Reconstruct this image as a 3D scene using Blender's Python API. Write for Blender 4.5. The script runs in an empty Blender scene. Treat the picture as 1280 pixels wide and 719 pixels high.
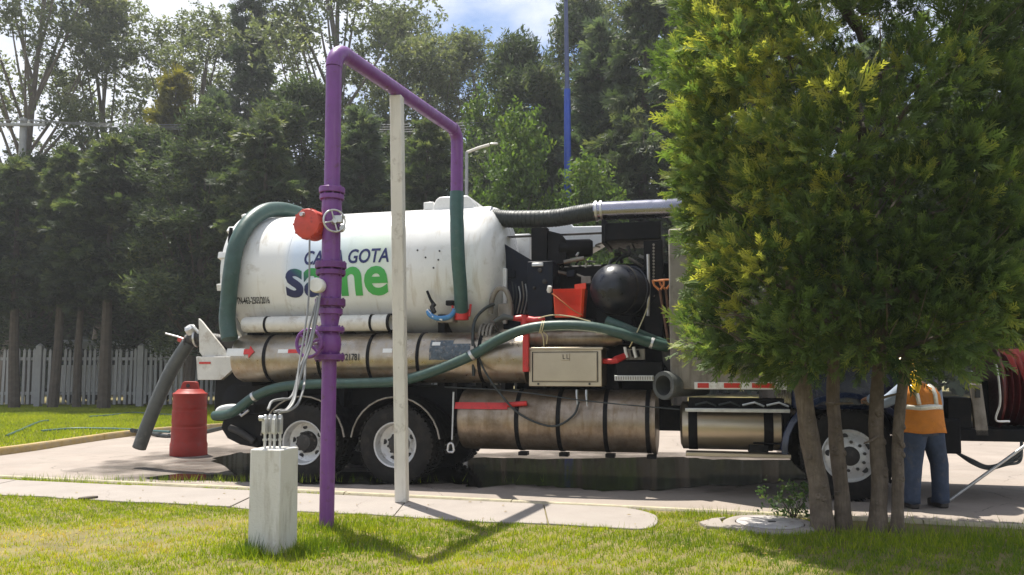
import bpy, bmesh, math, random
import numpy as np
from mathutils import Vector, Matrix, Euler, Quaternion
R = math.radians
random.seed(7)
rng = np.random.default_rng(11)
scene = bpy.context.scene
C = scene.collection

# ------------------------------------------------------------------ camera
FPX, PITCH, SHIFT_PX = 985.0, R(4.0), 36.6
CAM = Vector((0, 0, 1.5))
cd = bpy.data.cameras.new('camera'); cam = bpy.data.objects.new('camera', cd); C.objects.link(cam)
cam.location = CAM; cam.rotation_euler = (R(90) + PITCH, 0, 0)
cd.sensor_width = 36; cd.lens = 36 * FPX / 1280; cd.shift_y = SHIFT_PX / 1280
cd.clip_start = 0.05; cd.clip_end = 3000
scene.camera = cam

# ------------------------------------------------------------------ sun, sky, exposure
SUN = Vector((-1.10, 1.42, 4.7)).normalized()
sl = bpy.data.lights.new('sun', 'SUN'); sl.energy = 4.9; sl.angle = R(0.55); sl.color = (1.0, .95, .86)
so = bpy.data.objects.new('sun', sl); C.objects.link(so)
so.rotation_euler = SUN.to_track_quat('Z', 'Y').to_euler(); so.location = (0, 0, 40)
W = bpy.data.worlds.new('World'); scene.world = W; W.use_nodes = True
nt = W.node_tree; N = nt.nodes; L = nt.links
bg = N['Background']; bg.inputs['Strength'].default_value = 0.115
sky = N.new('ShaderNodeTexSky'); sky.sky_type = 'NISHITA'; sky.sun_disc = False
sky.sun_elevation = math.asin(SUN.z); sky.sun_rotation = math.atan2(SUN.x, SUN.y)
sky.altitude = 2300; sky.air_density = 1.0; sky.dust_density = 1.2; sky.ozone_density = 1.0
tc = N.new('ShaderNodeTexCoord'); mp = N.new('ShaderNodeMapping'); mp.inputs['Scale'].default_value = (2.2, 2.2, 4.2); mp.inputs['Location'].default_value = (.55, .2, .35)
nz = N.new('ShaderNodeTexNoise'); nz.inputs['Scale'].default_value = 1.55; nz.inputs['Detail'].default_value = 9; nz.inputs['Roughness'].default_value = .56
cr = N.new('ShaderNodeValToRGB'); cr.color_ramp.elements[0].position = .35; cr.color_ramp.elements[1].position = .56
cm = N.new('ShaderNodeMix'); cm.data_type = 'RGBA'
L.new(tc.outputs['Generated'], mp.inputs['Vector']); L.new(mp.outputs[0], nz.inputs['Vector']); L.new(nz.outputs['Fac'], cr.inputs['Fac'])
L.new(cr.outputs['Color'], cm.inputs[0]); L.new(sky.outputs[0], cm.inputs[6]); cm.inputs[7].default_value = (5.2, 5.4, 5.9, 1)
L.new(cm.outputs[2], bg.inputs['Color'])
vs = scene.view_settings; vs.view_transform = 'Standard'; vs.look = 'None'; vs.gamma = 1; vs.use_curve_mapping = False
vs.exposure = 0.82
HAZE = 0.0010
scene.render.engine = 'CYCLES'

# ------------------------------------------------------------------ pixel helpers (1280 x 719 photograph)
_f = Vector((0, math.cos(PITCH), math.sin(PITCH))); _u = Vector((0, -math.sin(PITCH), math.cos(PITCH)))
def ray(px, py):
    return _f + Vector((1, 0, 0)) * ((px - 640) / FPX) + _u * ((359.5 + SHIFT_PX - py) / FPX)
def gp(px, py, z=0.0):
    d = ray(px, py); t = (z - CAM.z) / d.z; return CAM + d * t
def yp(px, py, Y):
    d = ray(px, py); return CAM + d * (Y / d.y)
HEAD = R(-14.2)
TRUCK_LOC = Vector((-1.571, 10.62, 0))
TM = Matrix.Translation(TRUCK_LOC) @ Matrix.Rotation(HEAD, 4, 'Z'); TMI = TM.inverted()
def tp(px, py, v):                                   # photo pixel -> truck coordinates on the lengthwise plane y = v
    c = TMI @ CAM; d = TMI.to_3x3() @ ray(px, py); return c + d * ((v - c.y) / d.y)
def mpp(v, px=600):                                  # metres per pixel on that plane
    return (TM @ tp(px, 465, v)).y / FPX

# ------------------------------------------------------------------ materials
MATS = {}
def pm(name, col, rough=.5, metal=0., var=.12, scale=5., bump=0., bscale=60., dirt=None, coat=0., rvar=.12, spec=.5, streak=None):
    m = bpy.data.materials.new(name); m.use_nodes = True; MATS[name] = m
    n = m.node_tree.nodes; l = m.node_tree.links; b = n['Principled BSDF']
    t = n.new('ShaderNodeTexCoord')
    def noise(s, det=5, vec=None, r=.6):
        q = n.new('ShaderNodeTexNoise'); q.inputs['Scale'].default_value = s; q.inputs['Detail'].default_value = det; q.inputs['Roughness'].default_value = r
        l.new(vec or t.outputs['Object'], q.inputs['Vector']); return q.outputs['Fac']
    def mix(f, a, c):
        x = n.new('ShaderNodeMix'); x.data_type = 'RGBA'
        l.new(f, x.inputs[0])
        for s, val in ((6, a), (7, c)):
            if hasattr(val, 'is_linked'): l.new(val, x.inputs[s])
            else: x.inputs[s].default_value = (*val[:3], 1)
        return x.outputs[2]
    def ramp(f, a, c):
        q = n.new('ShaderNodeMapRange'); q.inputs[1].default_value = a; q.inputs[2].default_value = c; l.new(f, q.inputs[0]); return q.outputs[0]
    f1 = noise(scale)
    c0 = [max(0, x * (1 - var)) for x in col]; c1 = [min(1, x * (1 + var)) for x in col]
    out = mix(ramp(f1, .3, .7), c0, c1)
    if streak:                                        # (colour, amount, scale, stretch xyz)
        mp_ = n.new('ShaderNodeMapping'); mp_.inputs['Scale'].default_value = streak[3]; l.new(t.outputs['Object'], mp_.inputs['Vector'])
        fs = ramp(noise(streak[2], 6, mp_.outputs[0]), .62 - .25 * streak[1], .72)
        out = mix(fs, out, streak[0])
    if dirt:                                          # (colour, amount 0..1, scale)
        fd = ramp(noise(dirt[2], 8, None, .68), .66 - .3 * dirt[1], .74)
        out = mix(fd, out, dirt[0])
    l.new(out, b.inputs['Base Color'])
    q = n.new('ShaderNodeMapRange'); l.new(noise(scale * 2.3), q.inputs[0]); q.inputs[1].default_value = .3; q.inputs[2].default_value = .7
    q.inputs[3].default_value = max(.02, rough - rvar); q.inputs[4].default_value = min(1, rough + rvar); l.new(q.outputs[0], b.inputs['Roughness'])
    b.inputs['Metallic'].default_value = metal; b.inputs['Specular IOR Level'].default_value = spec
    b.inputs['Coat Weight'].default_value = coat; b.inputs['Coat Roughness'].default_value = .12
    if bump:
        bp = n.new('ShaderNodeBump'); bp.inputs['Strength'].default_value = bump; bp.inputs['Distance'].default_value = .01
        l.new(noise(bscale, 6), bp.inputs['Height']); l.new(bp.outputs[0], b.inputs['Normal'])
    return m
def cracks(name, scale, col, width=.012, warp=.35):
    """thin wandering cracks let into a paving material"""
    m = MATS[name]; n = m.node_tree.nodes; l = m.node_tree.links; b = n['Principled BSDF']; base = b.inputs['Base Color'].links[0].from_socket
    t = n.new('ShaderNodeTexCoord'); q = n.new('ShaderNodeTexNoise'); q.inputs['Scale'].default_value = 2.2; q.inputs['Detail'].default_value = 6; l.new(t.outputs['Object'], q.inputs['Vector'])
    a = n.new('ShaderNodeMixRGB'); a.blend_type = 'ADD'; a.inputs[0].default_value = warp; l.new(t.outputs['Object'], a.inputs[1]); l.new(q.outputs['Color'], a.inputs[2])
    v = n.new('ShaderNodeTexVoronoi'); v.feature = 'DISTANCE_TO_EDGE'; v.inputs['Scale'].default_value = scale; l.new(a.outputs[0], v.inputs['Vector'])
    r = n.new('ShaderNodeMapRange'); l.new(v.outputs['Distance'], r.inputs[0]); r.inputs[1].default_value = 0; r.inputs[2].default_value = width * scale; r.inputs[3].default_value = 1; r.inputs[4].default_value = 0
    g = n.new('ShaderNodeMapRange'); l.new(q.outputs['Fac'], g.inputs[0]); g.inputs[1].default_value = .42; g.inputs[2].default_value = .58
    k = n.new('ShaderNodeMath'); k.operation = 'MULTIPLY'; l.new(r.outputs[0], k.inputs[0]); l.new(g.outputs[0], k.inputs[1])
    x = n.new('ShaderNodeMix'); x.data_type = 'RGBA'; l.new(k.outputs[0], x.inputs[0]); l.new(base, x.inputs[6]); x.inputs[7].default_value = (*col, 1); l.new(x.outputs[2], b.inputs['Base Color'])
def leafmat(name, dark, light, tip, trans=.4, pscale=.6, gain=1.5):
    """two-sided leaf: per-leaf tint attribute blends between leaf colours, part of the light passes through"""
    m = bpy.data.materials.new(name); m.use_nodes = True; MATS[name] = m
    n = m.node_tree.nodes; l = m.node_tree.links; b = n['Principled BSDF']; out = n['Material Output']
    a = n.new('ShaderNodeAttribute'); a.attribute_name = 'tint'
    r = n.new('ShaderNodeValToRGB'); e = r.color_ramp.elements
    e[0].color = (*dark, 1); e[1].color = (*tip, 1); x = e.new(.55); x.color = (*light, 1)
    t = n.new('ShaderNodeTexCoord'); q = n.new('ShaderNodeTexNoise'); q.inputs['Scale'].default_value = pscale; q.inputs['Detail'].default_value = 4
    l.new(t.outputs['Object'], q.inputs['Vector'])
    ma = n.new('ShaderNodeMath'); ma.operation = 'MULTIPLY_ADD'; l.new(q.outputs['Fac'], ma.inputs[0]); ma.inputs[1].default_value = gain; ma.inputs[2].default_value = -gain / 2
    ad = n.new('ShaderNodeMath'); ad.operation = 'ADD'; l.new(ma.outputs[0], ad.inputs[0]); l.new(a.outputs['Fac'], ad.inputs[1])
    l.new(ad.outputs[0], r.inputs['Fac']); l.new(r.outputs['Color'], b.inputs['Base Color'])
    b.inputs['Roughness'].default_value = .55; b.inputs['Specular IOR Level'].default_value = .3
    tr = n.new('ShaderNodeBsdfTranslucent'); mx = n.new('ShaderNodeMixShader'); mx.inputs[0].default_value = trans
    g = n.new('ShaderNodeMix'); g.data_type = 'RGBA'; g.blend_type = 'MULTIPLY'; g.inputs[0].default_value = 1; l.new(r.outputs['Color'], g.inputs[6]); g.inputs[7].default_value = (1.4, 1.5, .75, 1)
    l.new(g.outputs[2], tr.inputs['Color']); l.new(b.outputs[0], mx.inputs[1]); l.new(tr.outputs[0], mx.inputs[2]); l.new(mx.outputs[0], out.inputs['Surface'])
    return m

# ------------------------------------------------------------------ mesh helpers
def tag(o, label=None, cat=None, group=None, kind=None):
    for k, v in (('label', label), ('category', cat), ('group', group), ('kind', kind)):
        if v: o[k] = v
    return o
def empty(name, loc=(0, 0, 0), rz=0):
    o = bpy.data.objects.new(name, None); C.objects.link(o); o.location = loc; o.rotation_euler = (0, 0, rz); o.empty_display_size = .3; return o
def V3(p): return Vector(p)
def spline(pts, n=8):
    P = [V3(p) for p in pts]
    if len(P) < 3: return P
    P = [2 * P[0] - P[1]] + P + [2 * P[-1] - P[-2]]; out = []
    for i in range(1, len(P) - 2):
        a, b, c, d = P[i - 1], P[i], P[i + 1], P[i + 2]
        for k in range(n):
            t = k / n
            out.append(.5 * (2 * b + (c - a) * t + (2 * a - 5 * b + 4 * c - d) * t * t + (3 * b - a - 3 * c + d) * t ** 3))
    out.append(P[-2]); return out
class MB:
    def __init__(s): s.v = []; s.f = []; s.m = []
    def add(s, vs_, fs_, mi=0):
        o = len(s.v); s.v += [tuple(x) for x in vs_]; s.f += [tuple(o + i for i in f) for f in fs_]; s.m += [mi] * len(fs_); return s
    def box(s, c, d, rot=None, mi=0):
        q = [Vector((x * d[0] / 2, y * d[1] / 2, z * d[2] / 2)) for z in (-1, 1) for y in (-1, 1) for x in (-1, 1)]
        if rot is not None: q = [rot @ p for p in q]
        c = V3(c); return s.add([c + p for p in q], [(0, 2, 3, 1), (4, 5, 7, 6), (0, 1, 5, 4), (2, 6, 7, 3), (0, 4, 6, 2), (1, 3, 7, 5)], mi)
    def bx(s, a, b, mi=0):
        a, b = V3(a), V3(b); return s.box((a + b) / 2, [abs(b[i] - a[i]) for i in range(3)], None, mi)
    def tube(s, path, r, seg=12, caps=True, mi=0, flat=None):
        P = [V3(p) for p in path]; n = len(P); rs = r if isinstance(r, (list, tuple)) else [r] * n
        T = [(P[min(i + 1, n - 1)] - P[max(i - 1, 0)]).normalized() for i in range(n)]
        up = Vector((0, 0, 1)) if abs(T[0].z) < .9 else Vector((1, 0, 0))
        x = T[0].cross(up).normalized(); vs_ = []; fs_ = []
        for i in range(n):
            x = (x - T[i] * x.dot(T[i])).normalized(); y = T[i].cross(x)
            for k in range(seg):
                a = 2 * math.pi * k / seg; vs_.append(P[i] + (x * math.cos(a) + y * math.sin(a) * (flat or 1)) * rs[i])
        for i in range(n - 1):
            for k in range(seg):
                k2 = (k + 1) % seg; fs_.append((i * seg + k, i * seg + k2, (i + 1) * seg + k2, (i + 1) * seg + k))
        if caps: fs_.append(tuple(range(seg))[::-1]); fs_.append(tuple((n - 1) * seg + k for k in range(seg)))
        return s.add(vs_, fs_, mi)
    def cyl(s, a, b, r, r2=None, seg=24, caps=True, mi=0): return s.tube([a, b], [r, r if r2 is None else r2], seg, caps, mi)
    def lathe(s, prof, o, axis, seg=32, mi=0, close=False):
        """prof: (distance along axis, radius)"""
        o, ax = V3(o), V3(axis).normalized(); up = Vector((0, 0, 1)) if abs(ax.z) < .9 else Vector((1, 0, 0))
        x = ax.cross(up).normalized(); y = ax.cross(x); vs_ = []; fs_ = []; n = len(prof)
        for (h, r) in prof:
            for k in range(seg):
                a = 2 * math.pi * k / seg; vs_.append(o + ax * h + (x * math.cos(a) + y * math.sin(a)) * max(r, 1e-4))
        for i in range(n - 1 + (1 if close else 0)):
            j = (i + 1) % n
            for k in range(seg):
                k2 = (k + 1) % seg; fs_.append((i * seg + k, j * seg + k, j * seg + k2, i * seg + k2))
        if not close:
            if prof[0][1] > 1e-3: fs_.append(tuple(range(seg)))
            if prof[-1][1] > 1e-3: fs_.append(tuple((n - 1) * seg + k for k in range(seg))[::-1])
        return s.add(vs_, fs_, mi)
    def prism(s, poly, off, mi=0):
        """closed polygon (3-D points) pushed along off"""
        n = len(poly); P = [V3(p) for p in poly]; o = V3(off)
        return s.add(P + [p + o for p in P], [tuple(range(n))[::-1], tuple(range(n, 2 * n))] + [(i, (i + 1) % n, n + (i + 1) % n, n + i) for i in range(n)], mi)
    def build(s, name, mat, parent=None, bevel=0, ang=38, loc=None):
        me = bpy.data.meshes.new(name); me.from_pydata(s.v, [], s.f); me.validate()
        bm = bmesh.new(); bm.from_mesh(me); bmesh.ops.recalc_face_normals(bm, faces=bm.faces); bm.to_mesh(me); bm.free()
        for m in (mat if isinstance(mat, (list, tuple)) else [mat]): me.materials.append(MATS[m])
        if isinstance(mat, (list, tuple)) and len(me.polygons) == len(s.m): me.polygons.foreach_set('material_index', s.m)
        me.shade_smooth(); me.set_sharp_from_angle(angle=R(ang))
        o = bpy.data.objects.new(name, me); C.objects.link(o)
        if parent: o.parent = parent
        if loc is not None: o.location = loc
        if bevel:
            b = o.modifiers.new('bevel', 'BEVEL'); b.width = bevel; b.segments = 2; b.limit_method = 'ANGLE'; b.angle_limit = R(40)
        return o
def npmesh(name, verts, faces, mat, parent=None, tint=None):
    """verts (n,3) array, faces (m,k) array, tint per vertex"""
    me = bpy.data.meshes.new(name); nv, (nf, k) = len(verts), faces.shape
    me.vertices.add(nv); me.vertices.foreach_set('co', np.ascontiguousarray(verts, np.float32).ravel())
    me.loops.add(nf * k); me.loops.foreach_set('vertex_index', np.ascontiguousarray(faces, np.int32).ravel())
    me.polygons.add(nf); me.polygons.foreach_set('loop_start', np.arange(0, nf * k, k, dtype=np.int32)); me.polygons.foreach_set('loop_total', np.full(nf, k, np.int32))
    me.update(calc_edges=True)
    if tint is not None:
        a = me.attributes.new('tint', 'FLOAT', 'POINT'); a.data.foreach_set('value', np.ascontiguousarray(tint, np.float32))
    me.materials.append(MATS[mat]); o = bpy.data.objects.new(name, me); C.objects.link(o)
    if parent: o.parent = parent
    return o
def sheet(name, poly, z, mat, kind='structure', thick=0):
    mb = MB()
    P = [(p[0], p[1], z) for p in poly]
    if thick: mb.prism([(p[0], p[1], z - thick) for p in poly], (0, 0, thick))
    else: mb.add(P, [tuple(range(len(P)))])
    o = mb.build(name, mat); o['kind'] = kind; return o
FONT_CACHE = {}
def text_mesh(s, size, offset=0, align='LEFT', sx=1.0, shear=0):
    cu = bpy.data.curves.new('t', 'FONT'); cu.body = s; cu.size = size; cu.offset = offset; cu.align_x = align; cu.resolution_u = 4; cu.shear = shear
    o = bpy.data.objects.new('t', cu); C.objects.link(o); bpy.context.view_layer.update()
    me = bpy.data.meshes.new_from_object(o.evaluated_get(bpy.context.evaluated_depsgraph_get()))
    bpy.data.objects.remove(o); bpy.data.curves.remove(cu)
    bm = bmesh.new(); bm.from_mesh(me); bpy.data.meshes.remove(me)
    for v in bm.verts: v.co.x *= sx
    return bm
def text_on_cylinder(s, name, mat, parent, u0, theta0, vc, zc, rad, size, offset=0, sx=1., shear=0, width=None, ny=10):
    """letters printed on a lengthwise cylinder; theta measured from horizontal towards the top on the camera side"""
    bm = text_mesh(s, size, offset, 'LEFT', sx, shear)
    xs = [v.co.x for v in bm.verts]; w = max(xs) - min(xs); x0 = min(xs)
    k = (width / w) if width else 1
    ys = [v.co.y for v in bm.verts]
    for i in range(1, ny):
        y = min(ys) + (max(ys) - min(ys)) * i / ny
        bmesh.ops.bisect_plane(bm, geom=bm.verts[:] + bm.edges[:] + bm.faces[:], plane_co=(0, y, 0), plane_no=(0, 1, 0))
    for v in bm.verts:
        th = theta0 + v.co.y / rad
        v.co = Vector((u0 + (v.co.x - x0) * k, vc - math.cos(th) * rad, zc + math.sin(th) * rad))
    me = bpy.data.meshes.new(name); bmesh.ops.recalc_face_normals(bm, faces=bm.faces); bm.to_mesh(me); bm.free()
    me.materials.append(MATS[mat]); o = bpy.data.objects.new(name, me); C.objects.link(o); o.parent = parent
    return o

# ------------------------------------------------------------------ material library
pm('road_concrete', (.28, .235, .20), .88, var=.14, scale=.9, bump=.5, bscale=45, dirt=((.20, .17, .14), .35, 1.7), streak=((.27, .235, .20), .5, 2.2, (.25, 1.6, 1)))
pm('pavement', (.285, .25, .222), .9, var=.08, scale=1.6, bump=.35, bscale=60, dirt=((.30, .27, .235), .28, 3.5))
pm('kerb_yellow', (.36, .25, .085), .85, var=.2, scale=5, bump=.5, bscale=40, dirt=((.30, .25, .19), .75, 6))
pm('kerb_faded', (.42, .37, .25), .88, var=.15, scale=5, bump=.5, bscale=40, dirt=((.26, .22, .18), .6, 7))
pm('soil', (.17, .135, .045), .95, var=.3, scale=3, bump=.8, bscale=30, dirt=((.10, .12, .03), .6, 5))
pm('far_ground', (.10, .11, .04), .95, var=.3, scale=.3)
pm('puddle', (.008, .007, .005), .07, var=.3, scale=3, rvar=.04, bump=.08, bscale=6, spec=.25)
pm('damp', (.075, .060, .048), .45, var=.25, scale=2, bump=.4, bscale=45, rvar=.25)
pm('purple', (.165, .045, .225), .42, var=.10, scale=7, bump=.12, bscale=90, dirt=((.105, .040, .060), .30, 13), streak=((.20, .075, .24), .35, 4, (5, 5, .5)))
pm('purple_dark', (.13, .032, .17), .55, var=.2, scale=9, bump=.25, bscale=90, dirt=((.10, .035, .02), .40, 16))
pm('post_white', (.66, .63, .56), .75, var=.07, scale=3, bump=.2, bscale=70, dirt=((.30, .26, .20), .3, 6), streak=((.50, .47, .41), .4, 3, (6, 6, .6)))
cracks('road_concrete', .33, (.10, .085, .07), .010)
cracks('pavement', .45, (.12, .10, .085), .006)
pm('pedestal_white', (.60, .58, .53), .85, var=.07, scale=3, bump=.4, bscale=50, dirt=((.36, .32, .25), .34, 5), streak=((.42, .39, .33), .45, 3.5, (5, 5, .6)))
pm('red_valve', (.50, .055, .035), .5, var=.15, scale=10, bump=.1, bscale=60, dirt=((.25, .04, .03), .35, 14))
pm('galv', (.52, .52, .51), .42, .75, var=.15, scale=14, bump=.08, bscale=90)
pm('grey_conduit', (.24, .24, .235), .5, .25, var=.12, scale=12)
pm('white_plastic', (.74, .73, .70), .45, var=.05, scale=8)
pm('silver_old', (.37, .325, .265), .36, .9, var=.12, scale=4, bump=.06, bscale=40, dirt=((.24, .18, .115), .65, 4.5), streak=((.36, .29, .2), .45, 4, (3, 3, .5)), rvar=.12)
pm('silver_dirty', (.30, .245, .19), .42, .8, var=.2, scale=4, bump=.1, bscale=40, dirt=((.14, .10, .065), .7, 3.5), streak=((.22, .16, .10), .6, 4, (4, 4, .6)))
pm('stainless', (.44, .375, .285), .38, .92, var=.07, scale=3, dirt=((.42, .34, .24), .22, 3), rvar=.08)
pm('pipe_steel', (.27, .27, .32), .26, .95, var=.08, scale=3, rvar=.05)
pm('tube_white', (.62, .60, .55), .5, .1, var=.1, scale=5, dirt=((.36, .30, .23), .45, 6))
pm('black_paint', (.005, .005, .006), .5, var=.4, scale=6, bump=.1, bscale=60, dirt=((.016, .013, .011), .5, 5), spec=.14)
pm('black_navy', (.006, .009, .018), .42, var=.4, scale=5, dirt=((.018, .018, .018), .4, 6), spec=.18)
pm('black_gloss', (.008, .010, .017), .36, var=.3, scale=4, dirt=((.035, .030, .026), .5, 4), rvar=.15)
pm('rubber', (.014, .013, .012), .85, var=.3, scale=9, bump=.15, bscale=90, dirt=((.045, .038, .030), .5, 5), spec=.25)
pm('rim_paint', (.56, .56, .55), .42, .25, var=.1, scale=8, dirt=((.20, .17, .13), .45, 9))
pm('hub_dark', (.020, .018, .016), .6, var=.3, scale=12, dirt=((.10, .08, .06), .4, 9))
pm('green_hose', (.030, .070, .056), .42, var=.18, scale=9, bump=.06, bscale=60, dirt=((.07, .10, .085), .35, 8))
pm('teal_hose', (.038, .098, .092), .45, var=.15, scale=9, dirt=((.08, .13, .12), .3, 8))
pm('grey_hose', (.075, .08, .075), .55, var=.18, scale=7, bump=.1, bscale=40, dirt=((.15, .145, .13), .35, 6))
pm('black_hose', (.022, .028, .028), .55, var=.25, scale=8, dirt=((.07, .065, .06), .4, 6))
pm('barrel', (.27, .020, .012), .55, var=.13, scale=5, bump=.05, bscale=50, dirt=((.19, .04, .028), .4, 7), spec=.35)
pm('red_paint', (.52, .025, .022), .42, var=.15, scale=8, dirt=((.22, .03, .02), .35, 9))
pm('red_plastic', (.82, .070, .014), .38, var=.07, scale=6, dirt=((.50, .06, .03), .2, 9))
pm('red_dark', (.085, .007, .007), .45, var=.25, scale=14)
pm('red_reflector', (.55, .025, .018), .3, var=.06, scale=8)
pm('white_paint', (.72, .72, .70), .4, var=.06, scale=4, dirt=((.45, .40, .33), .3, 6), coat=.2)
pm('navy_paint', (.012, .020, .055), .28, var=.2, scale=3, dirt=((.05, .045, .04), .3, 5), coat=.3)
pm('panel_grey', (.26, .235, .20), .65, .1, var=.15, scale=4, dirt=((.11, .09, .07), .6, 3), streak=((.13, .11, .085), .6, 3, (3, 3, .4)))
pm('glass', (.012, .015, .018), .06, var=.1, scale=2, rvar=.03)
pm('rope', (.50, .44, .26), .85, var=.15, scale=30)
pm('shaft_wood', (.10, .045, .025), .7, var=.3, scale=12)
pm('wood_handle', (.46, .16, .05), .6, var=.2, scale=12)
pm('blue_tool', (.05, .20, .42), .4, var=.15, scale=12)
pm('ink_black', (.015, .015, .015), .6)
pm('ink_navy', (.012, .018, .11), .55)
pm('decal_dark', (.06, .08, .10), .5, var=.5, scale=22, dirt=((.30, .26, .22), .5, 20))
pm('jeans', (.038, .055, .092), .9, var=.3, scale=7, bump=1., bscale=13, dirt=((.10, .10, .11), .4, 6))
pm('vest_orange', (.56, .19, .018), .8, var=.15, scale=7, bump=1., bscale=12, dirt=((.34, .13, .03), .3, 8))
pm('reflective', (.62, .60, .52), .35, .3, var=.08, scale=12)
pm('skin', (.30, .16, .10), .55, var=.08, scale=14)
pm('shirt', (.24, .29, .37), .85, var=.1, scale=9, bump=.3, bscale=40)
pm('boot', (.03, .024, .02), .6, var=.3, scale=14)
pm('helmet', (.80, .50, .02), .35, var=.05, scale=9)
pm('hair', (.015, .011, .009), .6)
pm('bark_cypress', (.155, .12, .09), .92, var=.35, scale=11, bump=1., bscale=26, dirt=((.075, .055, .038), .75, 9), streak=((.10, .075, .052), .9, 9, (6, 6, .35)))
pm('bark_dark', (.075, .06, .045), .95, var=.3, scale=5, bump=.8, bscale=15)
pm('bark_euc', (.15, .125, .10), .85, var=.3, scale=3, dirt=((.12, .09, .07), .6, 2), bump=.5, bscale=12)
pm('pole_dusk', (.055, .07, .16), .55, var=.1, scale=5)
pm('fence_concrete', (.32, .32, .31), .9, var=.12, scale=4, bump=.3, bscale=40, dirt=((.30, .30, .28), .35, 5))
pm('pole_blue', (.012, .055, .36), .5, var=.1, scale=5)
pm('pole_grey', (.30, .30, .31), .6, .1, var=.1, scale=5)
pm('wire', (.20, .20, .20), .6)
pm('cover_concrete', (.40, .375, .36), .9, var=.1, scale=6, bump=.4, bscale=50, dirt=((.24, .215, .19), .4, 6))
leafmat('cypress_leaf', (.024, .050, .014), (.125, .185, .050), (.44, .42, .085), .42, .55, 1.0)
leafmat('conifer_leaf', (.015, .025, .014), (.066, .092, .044), (.165, .178, .080), .4, .35)
leafmat('conifer_blue', (.020, .033, .024), (.068, .096, .062), (.150, .178, .105), .4, .35)
leafmat('conifer_yellow', (.035, .042, .012), (.13, .125, .025), (.27, .22, .03), .4, .35)
leafmat('euc_leaf', (.050, .064, .042), (.140, .160, .092), (.25, .245, .135), .45, .3)
leafmat('bright_leaf', (.035, .06, .015), (.09, .15, .03), (.20, .24, .05), .45, .5)
leafmat('grass_leaf', (.105, .170, .010), (.36, .40, .018), (.58, .41, .12), .45, 1.1, .9)
leafmat('far_grass_leaf', (.11, .16, .010), (.31, .35, .012), (.42, .38, .04), .45, .22, .8)
leafmat('litter_leaf', (.12, .075, .025), (.24, .17, .05), (.40, .32, .10), .2, 3)
leafmat('shrub_leaf', (.03, .06, .02), (.07, .12, .035), (.14, .17, .05), .35, 2)
# tank paint: white with a pale blue-green print behind the lettering
def tank_material():
    m = pm('tank_white', (.73, .725, .70), .34, var=.04, scale=2, dirt=((.46, .42, .35), .22, 3.2), streak=((.52, .48, .41), .30, 3.5, (2.2, .6, .35)), coat=.25)
    n = m.node_tree.nodes; l = m.node_tree.links; b = n['Principled BSDF']
    base = b.inputs['Base Color'].links[0].from_socket
    t = n.new('ShaderNodeTexCoord'); s = n.new('ShaderNodeSeparateXYZ'); l.new(t.outputs['Object'], s.inputs[0])
    def mr(sock, a, c):
        q = n.new('ShaderNodeMapRange'); q.interpolation_type = 'SMOOTHSTEP'; q.inputs[1].default_value = a; q.inputs[2].default_value = c; l.new(sock, q.inputs[0]); return q.outputs[0]
    def mul(a, c):
        q = n.new('ShaderNodeMath'); q.operation = 'MULTIPLY'; l.new(a, q.inputs[0]); l.new(c, q.inputs[1]); return q.outputs[0]
    ua, ub = LOGO_U
    mask = mul(mul(mr(s.outputs[0], ua - .22, ua + .05), mr(s.outputs[0], ub + .15, ub - .15)), mul(mr(s.outputs[2], 2.45, 2.75), mr(s.outputs[2], 3.75, 3.25)))
    gx = mr(s.outputs[0], ua, ub)
    c = n.new('ShaderNodeMix'); c.data_type = 'RGBA'; l.new(gx, c.inputs[0]); c.inputs[6].default_value = (.50, .62, .78, 1); c.inputs[7].default_value = (.62, .74, .60, 1)
    q = n.new('ShaderNodeMath'); q.operation = 'MULTIPLY'; l.new(mask, q.inputs[0]); q.inputs[1].default_value = .75
    o = n.new('ShaderNodeMix'); o.data_type = 'RGBA'; l.new(q.outputs[0], o.inputs[0]); l.new(base, o.inputs[6]); l.new(c.outputs[2], o.inputs[7]); l.new(o.outputs[2], b.inputs['Base Color'])
def gradient_mat(name, pts, axis_fn):
    """print ink running through several colours along u and z of the truck"""
    m = bpy.data.materials.new(name); m.use_nodes = True; MATS[name] = m; n = m.node_tree.nodes; l = m.node_tree.links; b = n['Principled BSDF']
    t = n.new('ShaderNodeTexCoord'); s = n.new('ShaderNodeSeparateXYZ'); l.new(t.outputs['Object'], s.inputs[0])
    k = n.new('ShaderNodeMath'); k.operation = 'MULTIPLY_ADD'; l.new(s.outputs[0], k.inputs[0]); k.inputs[1].default_value = axis_fn[0]
    j = n.new('ShaderNodeMath'); j.operation = 'MULTIPLY_ADD'; l.new(s.outputs[2], j.inputs[0]); j.inputs[1].default_value = axis_fn[1]; j.inputs[2].default_value = axis_fn[2]; l.new(j.outputs[0], k.inputs[2])
    r = n.new('ShaderNodeValToRGB'); l.new(k.outputs[0], r.inputs['Fac']); e = r.color_ramp.elements
    e[0].position, e[0].color = pts[0][0], (*pts[0][1], 1); e[1].position, e[1].color = pts[-1][0], (*pts[-1][1], 1)
    for p, c in pts[1:-1]: x = e.new(p); x.color = (*c, 1)
    l.new(r.outputs['Color'], b.inputs['Base Color']); b.inputs['Roughness'].default_value = .5
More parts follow.
